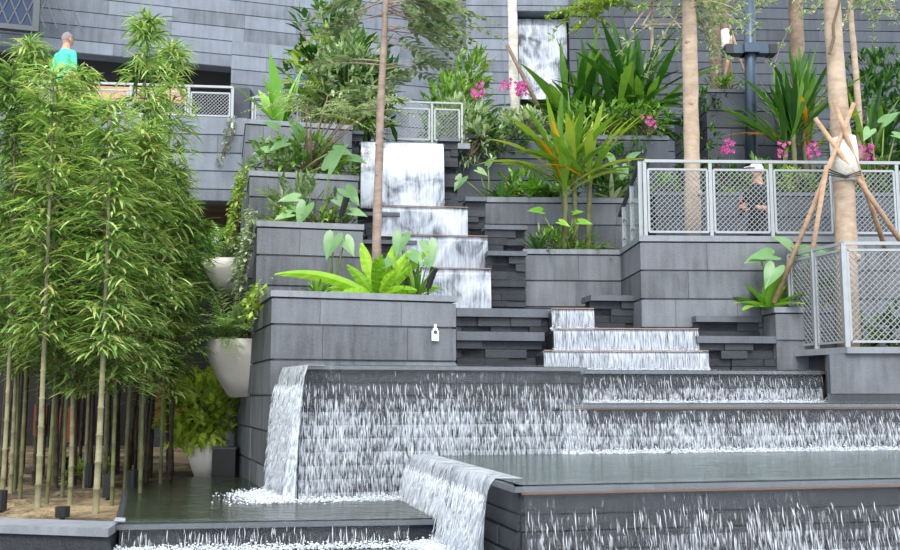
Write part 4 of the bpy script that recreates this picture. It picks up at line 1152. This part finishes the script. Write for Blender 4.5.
shrub('low_shrub', 'variegated pale shrub hanging at the left of the dark planter', on(W8, 462, .15), (.38, .3, .32), 420, .16, .045, 'pale_leaf', stems=8)
shrub('low_shrub', 'variegated shrub right of the pink orchids', on(W8, 522, .3), (.4, .3, .28), 380, .13, .05, 'pale_leaf', stems=8)
rosette('fan_plant', 'bright green fan-leaf plant left of the pink orchids', on(W8, 472, .7), 16, .6, .09, (.2, 1.1), .4, 'hosta', 'plant')
shrub('tall_bush', 'tall leafy bush left of the pale trunk', on(W8, 462, 1.6), (.48, .4, .95), 800, .22, .06, 'mid_leaf', stems=9)
shrub('tall_bush', 'yellow green tip bush above the tall leafy bush', on(W8, 468, 1.9), (.35, .3, 1.1), 200, .3, .08, 'palmlime', stems=9)
orchid('magenta orchid left of the pale trunk', 478, 90, 14.9, on(W8, 480, .5), 9)
orchid('pale magenta orchid directly in front of the pale trunk', 505, 84, 14.9, on(W8, 502, .5), 5)
orchid('magenta orchid right of the pale trunk', 520, 88, 14.9, on(W8, 516, .5), 15)
orchid('dull magenta flower on the wall behind the yellow palm', 648, 122, 14.5, on(W8, 650, .2), 6)
shrub('low_shrub', 'variegated foliage hanging over the left front of the dark planter wall', on(W8, 470, -.12, -.4), (.5, .16, .3), 420, .15, .045, 'pale_leaf')
shrub('low_shrub', 'dark foliage hanging over the dark planter wall below the orchids', on(W8, 500, -.1, -.28), (.4, .14, .2), 320, .11, .045, 'dark_leaf')
shrub('low_shrub', 'green foliage at the foot of the dark palms behind the yellow palm', on(W8, 598, .15), (.6, .25, .3), 420, .16, .05, 'mid_leaf')
shrub('low_shrub', 'dark climbing plant on the wall behind the yellow palm at right', on(W8, 612, -.1, -.75), (.6, .12, .36), 300, .12, .05, 'dark_leaf')
shrub('low_shrub', 'leafy clump at the left end of the ledge by the dark stones', on(W7, 516, .5), (.3, .2, .26), 170, .2, .06, 'mid_leaf')
shrub('tall_bush', 'leafy bush rising behind the mesh railing right of the slender tree', on(W8, 448, .9), (.42, .35, .6), 420, .2, .07, 'mid_leaf', stems=7)
fern('fern', 'broad fern at the foot of the leafy bush left of the orchids', on(W8, 458, .35), 18, .6, .24, 1.1, 'fern', (.3, 1.3), .04)
# terrace planting on the right
palm('strap_palm', 'upright strap-leaf palm between the lamp post and thick trunk', [(on(W11, 796, .5), on(W11, 796, .5, 1.0)), (on(W11, 808, .7), on(W11, 806, .7, 1.2)), (on(W11, 784, .6), on(W11, 788, .6, .8))], 1, 1.2, .1, 'palmdark', 26, (.02, .95), .5, 0, .04)
palm('strap_palm', 'leaning strap-leaf palm close left of the thick trunk', [(on(W11, 815, .9), on(W11, 812, .9, .9))], 1, 1.3, .1, 'palmlime', 16, (.1, 1.2), .6, 2, .04)
palm('strap_palm', 'strap-leaf palm right of the thick trunk', [(on(W11, 872, .5), on(W11, 872, .5, .5)), (on(W11, 880, .7), on(W11, 884, .7, .7))], 1, 1.2, .1, 'palmdark', 16, (.1, 1.3), .7, 0, .035)
shrub('tall_bush', 'dark bush filling the upper right corner behind the thick trunk', on(W11, 890, 1.1), (.85, .4, 1.35), 2400, .19, .07, 'dark_leaf', stems=10)
shrub('tall_bush', 'dark climbing bush left of the lamp post', on(W11, 700, 1.0), (.35, .3, .95), 420, .12, .05, 'dark_leaf', stems=8)
for (px, dy, rx, rz, n, mt, fl, lab) in ((668, .4, .35, .15, 200, 'mid_leaf', 0, 'low green shrub left of the smooth tan trunk'), (722, .4, .35, .24, 260, 'dark_leaf', 8, 'flowering low shrub right of the smooth tan trunk'), (760, .5, .4, .3, 320, 'mid_leaf', 6, 'leafy low shrub behind the capped person'), (790, .3, .4, .22, 260, 'lime_leaf', 0, 'pale yellow green shrub right of the capped person'), (828, .3, .35, .22, 240, 'dark_leaf', 7, 'dark flowering shrub behind the thick trunk'), (868, .4, .35, .3, 260, 'mid_leaf', 8, 'flowering shrub right of the thick trunk'), (900, .4, .4, .3, 260, 'dark_leaf', 4, 'dark shrub at the right end of the terrace')):
    shrub('low_shrub', lab, on(W11, px, dy), (rx, .28, rz), n, .15, .055, mt, flowers=fl)
taro('taro_plant', 'broad taro leaves right of the thick trunk', on(W11, 880, .3), [(884, 122, 14.2, .3, .6, .5), (870, 130, 14.2, .26, -.5, -.6), (895, 135, 14.1, .26, .8, -.3)])
orchid('pink orchid right of the smooth tan trunk', 727, 146, 13.9, on(W11, 730, .2), 9)
orchid('pink orchid behind the capped person', 782, 150, 14.1, on(W11, 785, .2), 5)
orchid('magenta orchid left of the propped trunk', 812, 150, 14.0, on(W11, 810, .2), 10)
orchid('magenta orchid right of the propped trunk', 866, 152, 14.0, on(W11, 866, .2), 10)
shrub('low_shrub', 'small shrub on the dark planter by the lamp post', on(W10, 728, .3), (.4, .25, .16), 240, .1, .04, 'mid_leaf')
shrub('low_shrub', 'thin vine falling over the dark planter by the lamp post', on(W10, 716, .05, -.3), (.18, .15, .3), 130, .08, .035, 'dark_leaf')
# small planter W9
b = W9['at'](.04, .3, -.02)
rosette('broadleaf_plant', 'bright broad-leaf rosette in the small planter by the lower railing', b, 18, .5, .15, (.25, 1.35), .6, 'hosta', 'plant', prof=nestprof)
taro('taro_plant', 'taro with large leaves above the bright rosette at right', W9['at'](.2, .45, -.02), [(772, 255, 11.2, .34, -1, -.05), (790, 247, 11.3, .3, -.7, .5), (800, 252, 11.1, .32, .9, .1), (775, 268, 11.0, .32, -.6, -.9), (815, 250, 11.3, .26, 1, -.2), (760, 258, 11.2, .24, -1, -.2)])
shrub('low_shrub', 'leafy shrub behind the lower railing, left of the thick trunk', W9['at'](.75, .5, -.02), (.25, .25, .2), 160, .12, .05, 'mid_leaf')
shrub('low_shrub', 'dark flowering shrub behind the lower railing at right', (4.95, 11.05, Q1.z - .1), (.35, .22, .3), 260, .12, .05, 'dark_leaf', flowers=4)
shrub('low_shrub', 'leafy shrub behind the lower railing near the frame edge', (4.55, 11.1, Q1.z - .1), (.25, .2, .25), 180, .12, .05, 'mid_leaf')

# ================================================================== BAMBOO GROVE
def bamboo_proto(H, leafz0, leafz1, ntuft, spread, leafmat, culmmat, r):
    root = thing('bamboo', '', 'bamboo', (0, 0, 0)); m = M(); f = M()
    seg = int(H / .28); pts = []; rd = []
    bx, by = U(-.12, .12), U(-.1, .1)
    def at(t): return V3((bx * t * t * 2, by * t * t * 2, H * t))
    for i in range(seg + 1):
        t = i / seg; rr = r * (1 - .72 * t)
        for dz, k in ((-.012, 1.0), (0, 1.25), (.012, .96)):
            q = at(t); pts.append(q + V3((0, 0, dz))); rd.append(rr * k)
    m.tube(pts, rd, 8)
    nw = max(6, ntuft // 11)
    for w_ in range(nw):
        t = leafz0 + (leafz1 - leafz0) * ((w_ + U(.2, .8)) / nw); p0 = at(min(1, t)); big = U(.4, 1.25)
        tap = .38 + .62 * min(1, max(.0, (leafz1 - t) * 2.6)); a0 = U(0, 6.28)
        for k in range(random.randrange(6, 11)):
            a = a0 + k * 2.4 + U(-.4, .4); rr = spread * tap * big * U(.4, 1.0)
            d = V3((math.cos(a), math.sin(a), U(.0, .9))).normalized(); p1 = p0 + d * rr
            m.tube([p0, p0.lerp(p1, .5) + V3((0, 0, .03)), p1], [.004, .003, .0015], 3)
            for j in range(random.randrange(9, 15)):
                q = p0.lerp(p1, U(.35, 1.05)) + V3((U(-.06, .06), U(-.06, .06), U(-.06, .06)))
                aa = a + U(-1.3, 1.3)
                f.blade(q, (math.cos(aa), math.sin(aa), U(-.6, .5)), U(.14, .29), U(.018, .032), U(.4, 1.2), 3, fold=.12)
    for j in range(14):
        a = U(0, 6.28); f.blade(at(1) - V3((0, 0, U(0, .15))), (math.cos(a), math.sin(a), U(.2, 2)), U(.12, .22), .02, .8, 3)
    m.build('culm', S[culmmat], root, smooth=True); f.build('foliage', S[leafmat], root)
    return root
random.seed(21)
protos = [bamboo_proto(4.6, .36, 1.0, 200, .37, 'bleaf', 'culm', .028), bamboo_proto(4.6, .32, 1.0, 220, .38, 'bleaf', 'culmgreen', .019),
          bamboo_proto(4.4, .40, 1.0, 180, .34, 'bleaf', 'culmgreen', .018), bamboo_proto(4.5, .34, 1.0, 210, .37, 'bleaf2', 'culm', .023)]
darkp = [bamboo_proto(4.6, .66, .97, 70, .45, 'bleaf2', 'culmshade', .026), bamboo_proto(4.6, .62, .97, 80, .45, 'bleaf', 'culmshade', .023), bamboo_proto(4.4, .68, .97, 60, .42, 'bleaf2', 'culmshade', .02)]
used = set()
def place(proto, px, d, top, rz, label, lean=(0, 0), group=None):
    """px at the ground; top = image row of its tip"""
    g = P(px, 500, d); h = zp(top, d) - zG
    o = copy_tree(proto) if proto.name in used else proto
    used.add(proto.name)
    o.location = (g.x, d, zG - .02); s = h / 4.5
    o.scale = (1, 1, s); o.rotation_euler = (math.radians(lean[1]), math.radians(lean[0]), rz)
    o['label'] = label
    if group: o['group'] = group
    return o
front = [  # px foot, depth, tip row, proto, lean, label
 (38, 8.5, 78, 0, 2.5, 'pale bamboo cane leaning right at far left, foot on the sand'),
 (47, 8.9, 100, 1, 3.0, 'green bamboo cane close beside the leaning pale cane'),
 (96, 8.3, 104, 0, 1.2, 'thickest pale bamboo cane standing nearest the kerb'),
 (2, 9.0, 62, 3, 1.0, 'bamboo with full foliage at the left frame edge'),
 (62, 9.6, 74, 1, -0.4, 'leafy bamboo with its top just below the turquoise shirt'),
 (124, 9.7, 8, 2, 1.3, 'tallest bamboo with a feathery tip against the grey wall'),
 (140, 9.2, 130, 1, 1.0, 'green bamboo leaning right near the low left pool'),
 (160, 10.2, 30, 2, 1.6, 'rightmost tall bamboo in front of the mesh railing'),
 (170, 10.8, 175, 3, .4, 'shorter bushy bamboo before the parapet'),
 (138, 10.4, 160, 1, .6, 'mid height bushy bamboo behind the tallest one'),
 (14, 10.2, 30, 2, -.5, 'bamboo with a dry tip near the top left window'),
 (84, 10.6, 125, 3, .5, 'shaded bamboo behind the thickest pale cane'),
 (112, 8.9, 175, 1, .8, 'lower leafy bamboo right of the thickest pale cane'),
 (20, 9.5, 120, 1, .0, 'bushy bamboo at left with leaves to the ground cover'),
 (160, 10.4, 225, 1, .3, 'low bushy bamboo next to the wall pots'),
 (10, 10.0, 165, 3, .2, 'mid height bamboo behind the leaning pale cane'),
 (52, 10.9, 150, 1, .4, 'mid height bushy bamboo in the shade between leaning cane and thickest cane'),
 (104, 10.8, 200, 0, .5, 'low pale bamboo behind the thickest pale cane'),
 (70, 9.0, 190, 3, .4, 'low leafy bamboo between the paired canes and thickest cane')]
for (px, d, top, k, ln, lab) in front:
    place(protos[k], px, d, top, U(0, 6.28), lab, (ln, U(-.6, .6)))
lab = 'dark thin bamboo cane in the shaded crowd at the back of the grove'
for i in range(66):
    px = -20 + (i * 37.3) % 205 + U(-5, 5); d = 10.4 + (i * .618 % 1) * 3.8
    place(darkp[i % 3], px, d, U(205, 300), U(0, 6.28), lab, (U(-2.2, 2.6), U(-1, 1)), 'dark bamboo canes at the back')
# low groundcover, black ground lights, red panel at the back
shrub('low_shrub', 'yellow green ground plant among the bamboo canes', V3((P(84, 470, 11).x, 11, zG)), (.35, .25, .1), 120, .14, .04, 'lime_leaf')
def bollard(label, px, d, h=.24):
    g = P(px, 500, d); root = thing('ground_light', label, 'light', (g.x, d, zG))
    m = M(); m.tube([(0, 0, .02), (0, 0, h)], .055, 10); m.build('housing', S['black'], root)
    m = M(); m.tube([(0, 0, -.03), (0, 0, .03)], .02, 6); m.build('spike', S['black'], root)
bollard('black ground light behind the thickest pale cane', 89, 10.6); bollard('black ground light right of the thickest pale cane', 108, 9.4)
bollard('black ground light beside the low left pool', 131, 9.8); bollard('low black ground light on the sand by the kerb', 63, 7.9, .1)
bollard('black ground light deep in the grove', 62, 11.8); bollard('black ground light at the left frame edge', 0, 8.4, .18)
for (px, py, w_, h_, lab) in ((66, 425, .22, .32, 'red orange panel glimpsed low between the canes at left'), (40, 420, .12, .28, 'small red panel glimpsed behind the leaning pale canes'), (172, 402, .3, .35, 'red orange panel glimpsed behind the yellow green shrub')):
    A = P(px, py, 18.9); m = M(); m.box(A.x - w_, A.x + w_, 18.9, 18.95, A.z - h_, A.z + h_)
    root = thing('red_panel', lab, 'panel', (A.x, 18.9, A.z - h_)); m.build('panel_face', S['red'], root, (A.x, 18.9, A.z - h_))
    m = M(); m.box(A.x - w_ - .03, A.x + w_ + .03, 18.96, 19.0, zG, A.z + h_ + .03); m.build('panel_frame', S['black'], root, (A.x, 18.9, A.z - h_))

# ================================================================== PEOPLE
def person(label, foot, face, H, shirt, trousers, hair, cap=None, arms=None):
    """face: heading of the gaze in degrees (-90 = to the camera)"""
    root = thing('person', label, 'person', foot, math.radians(face + 90)); k = H / 1.75
    J = {'pel': (0, 0, .95), 'wst': (0, .01, 1.08), 'che': (0, .01, 1.28), 'nb': (0, .015, 1.44), 'nt': (0, -.005, 1.55), 'hd': (0, -.02, 1.64)}
    rad = {'pel': (.16, .125), 'wst': (.145, .11), 'che': (.165, .12), 'nb': (.075, .07), 'nt': (.055, .058), 'hd': (.05, .05)}
    E = [('pel', 'wst'), ('wst', 'che'), ('che', 'nb'), ('nb', 'nt'), ('nt', 'hd')]
    arms = arms or {}
    for sd, nm in ((-1, 'r'), (1, 'l')):
        J['sh' + nm] = (sd * .19, .015, 1.40); rad['sh' + nm] = (.062, .062)
        el, wr = arms.get(nm, ((sd * .25, .03, 1.12), (sd * .26, -.05, .88)))
        J['el' + nm] = el; rad['el' + nm] = (.044, .044); J['wr' + nm] = wr; rad['wr' + nm] = (.028, .028)
        d = (V3(wr) - V3(el)).normalized(); J['ha' + nm] = tuple(V3(wr) + d * .08); rad['ha' + nm] = (.034, .02)
        E += [('che', 'sh' + nm), ('sh' + nm, 'el' + nm), ('el' + nm, 'wr' + nm), ('wr' + nm, 'ha' + nm)]
        J['hp' + nm] = (sd * .09, 0, .86); rad['hp' + nm] = (.092, .095); J['kn' + nm] = (sd * .1, -.015, .5); rad['kn' + nm] = (.06, .062)
        J['an' + nm] = (sd * .105, .02, .09); rad['an' + nm] = (.042, .045); J['to' + nm] = (sd * .12, -.15, .035); rad['to' + nm] = (.04, .03)
        E += [('pel', 'hp' + nm), ('hp' + nm, 'kn' + nm), ('kn' + nm, 'an' + nm), ('an' + nm, 'to' + nm)]
    names = list(J); me = bpy.data.meshes.new('skel')
    me.from_pydata([J[n] for n in names], [(names.index(a), names.index(b)) for a, b in E], [])
    o = bpy.data.objects.new('skel', me); COL.objects.link(o)
    md = o.modifiers.new('skin', 'SKIN'); sv = me.skin_vertices[0].data
    for i, n in enumerate(names): sv[i].radius = rad[n]; sv[i].use_root = (n == 'pel')
    ss = o.modifiers.new('sub', 'SUBSURF'); ss.levels = 2; ss.render_levels = 2
    dg = bpy.context.evaluated_depsgraph_get(); ev = o.evaluated_get(dg); bm_ = bpy.data.meshes.new_from_object(ev)
    m = M(); m.v = [tuple(v.co) for v in bm_.vertices]; m.f = [tuple(p.vertices) for p in bm_.polygons]
    def zone(c):
        for nm in 'lr':
            s, e, wv = V3(J['sh' + nm]), V3(J['el' + nm]), V3(J['wr' + nm])
            if (c - wv).length < (c - s).length and (c - wv).length < .24 and abs(c.x) > .14: return 0
            if c.z < .3 and abs(c.x) < .25 and c.z < .09: return 3
        if c.z > 1.475: return 0
        if c.z < .93 and abs(c.x) < .22: return 2
        return 1
    m.mi = [zone(sum((V3(m.v[i]) for i in f), V3()) / len(f)) for f in m.f]
    # head with face, built onto the neck
    c0 = V3((0, -.015, 1.645)); n = 14; mm = 18; vs = []; fs = []
    for i in range(n + 1):
        ph = math.pi * i / n
        for j in range(mm):
            th = 2 * math.pi * j / mm; x, y, z = math.sin(ph) * math.cos(th), math.sin(ph) * math.sin(th), math.cos(ph)
            sx = .074 * (1 if z > -.1 else 1 + .42 * (z + .1)); sy = .093 * (1 if z > 0 else 1 + .22 * z)
            yy = y * sy - (.012 if z < -.3 and y < 0 else 0)
            if y < -.7 and abs(x) < .2 and -.35 < z < .02: yy -= .016
            if y < -.6 and .2 < abs(x) < .55 and .0 < z < .2: yy += .008
            vs.append(c0 + V3((x * sx, yy, z * .115)))
    for i in range(n):
        for j in range(mm): fs.append((i * mm + j, (i + 1) * mm + j, (i + 1) * mm + (j + 1) % mm, i * mm + (j + 1) % mm))
    m.add(vs, fs, 0)
    for sd in (-1, 1):
        m.blob(c0 + V3((sd * .075, .005, -.01)), (.012, .02, .032), 6, 0, 0); m.blob(c0 + V3((sd * .028, -.083, .012)), (.011, .008, .007), 6, 3, 0)
    m.blob(c0 + V3((0, -.09, -.055)), (.022, .008, .006), 6, 4, 0)
    m.add([c0 + V3((0, -.082, .015)), c0 + V3((-.014, -.09, -.028)), c0 + V3((.014, -.09, -.028)), c0 + V3((0, -.118, -.024))], [(0, 1, 3), (0, 3, 2), (1, 2, 3)], 0)
    for nm, sd in (('r', -1), ('l', 1)):
        h = V3(J['ha' + nm]); d = (h - V3(J['wr' + nm])).normalized(); s = d.cross(V3((0, -1, .3))).normalized(); u = s.cross(d)
        for q in range(4):
            b = h + s * (q - 1.5) * .018; L = (.07, .08, .075, .058)[q]
            m.tube([b - d * .02, b + d * L * .5 - u * .004, b + d * L * .8 - u * .02, b + d * L - u * .035], [.009, .0085, .008, .006], 6, 0)
        b = h - d * .05 - s * sd * .028; m.tube([b, b + d * .03 - s * sd * .022, b + d * .06 - s * sd * .03], [.011, .010, .007], 6, 0)
    m.v = [(x * k, y * k, z * k) for x, y, z in m.v]
    m.build('body', [S['skin'], S[shirt], S[trousers], S['hairdark'], S['red']], root, smooth=True)
    bpy.data.objects.remove(o)
    # hair or cap
    h = M(); vs = []; fs = []; n = 8
    for i in range(n + 1):
        ph = math.pi * .56 * i / n
        for j in range(mm):
            th = 2 * math.pi * j / mm; x, y, z = math.sin(ph) * math.cos(th), math.sin(ph) * math.sin(th), math.cos(ph)
            zz = z if not (y < -.3 and not cap) else max(z, .35)
            vs.append((c0 + V3((x * .081, y * .1, zz * .123))) * k)
    for i in range(n):
        for j in range(mm): fs.append((i * mm + j, (i + 1) * mm + j, (i + 1) * mm + (j + 1) % mm, i * mm + (j + 1) % mm))
    h.add(vs, fs); ho = h.build('cap' if cap else 'hair', S[cap or hair], root, smooth=True)
    if cap:
        b = M(); c = (c0 + V3((0, -.08, .035))) * k
        b.prism([(c.x - .07, c.y), (c.x + .07, c.y), (c.x + .05, c.y - .09), (c.x - .05, c.y - .09)], c.z - .006, c.z + .006); b.build('brim', S[cap], ho)
    return root
pd = 13.0; hp = P(757, 163, pd); fz = EZ + 1.2
person('person in black with a pale cap and bent arm behind the upper railing', (hp.x, pd, fz), -150, hp.z - fz, 'shirtblack', 'trousers', 'hairdark', 'cap', {'r': ((-.27, -.02, 1.14), (-.06, -.26, 1.22)), 'l': ((.25, .02, 1.12), (.1, -.22, 1.16))})
hp = P(67, 33, 18.2); person('grey-haired person in a turquoise shirt behind the bamboo tops', (hp.x, 18.2, EZ + 4.75), 60, hp.z - EZ - 4.75, 'shirtteal', 'trousers', 'hairgrey')
hp = P(309, 56, 15.2); fz = hp.z - 1.68
person('person in a blue shirt half hidden behind the upper left bushes', (hp.x, 15.2, fz), -70, 1.68, 'shirtblue', 'trousers', 'hairdark')
m = M(); m.box(-3.0, 0.2, 14.95, 17.2, fz - .2, fz); o = m.build('floor_upper', S['cope']); o['kind'] = 'structure'
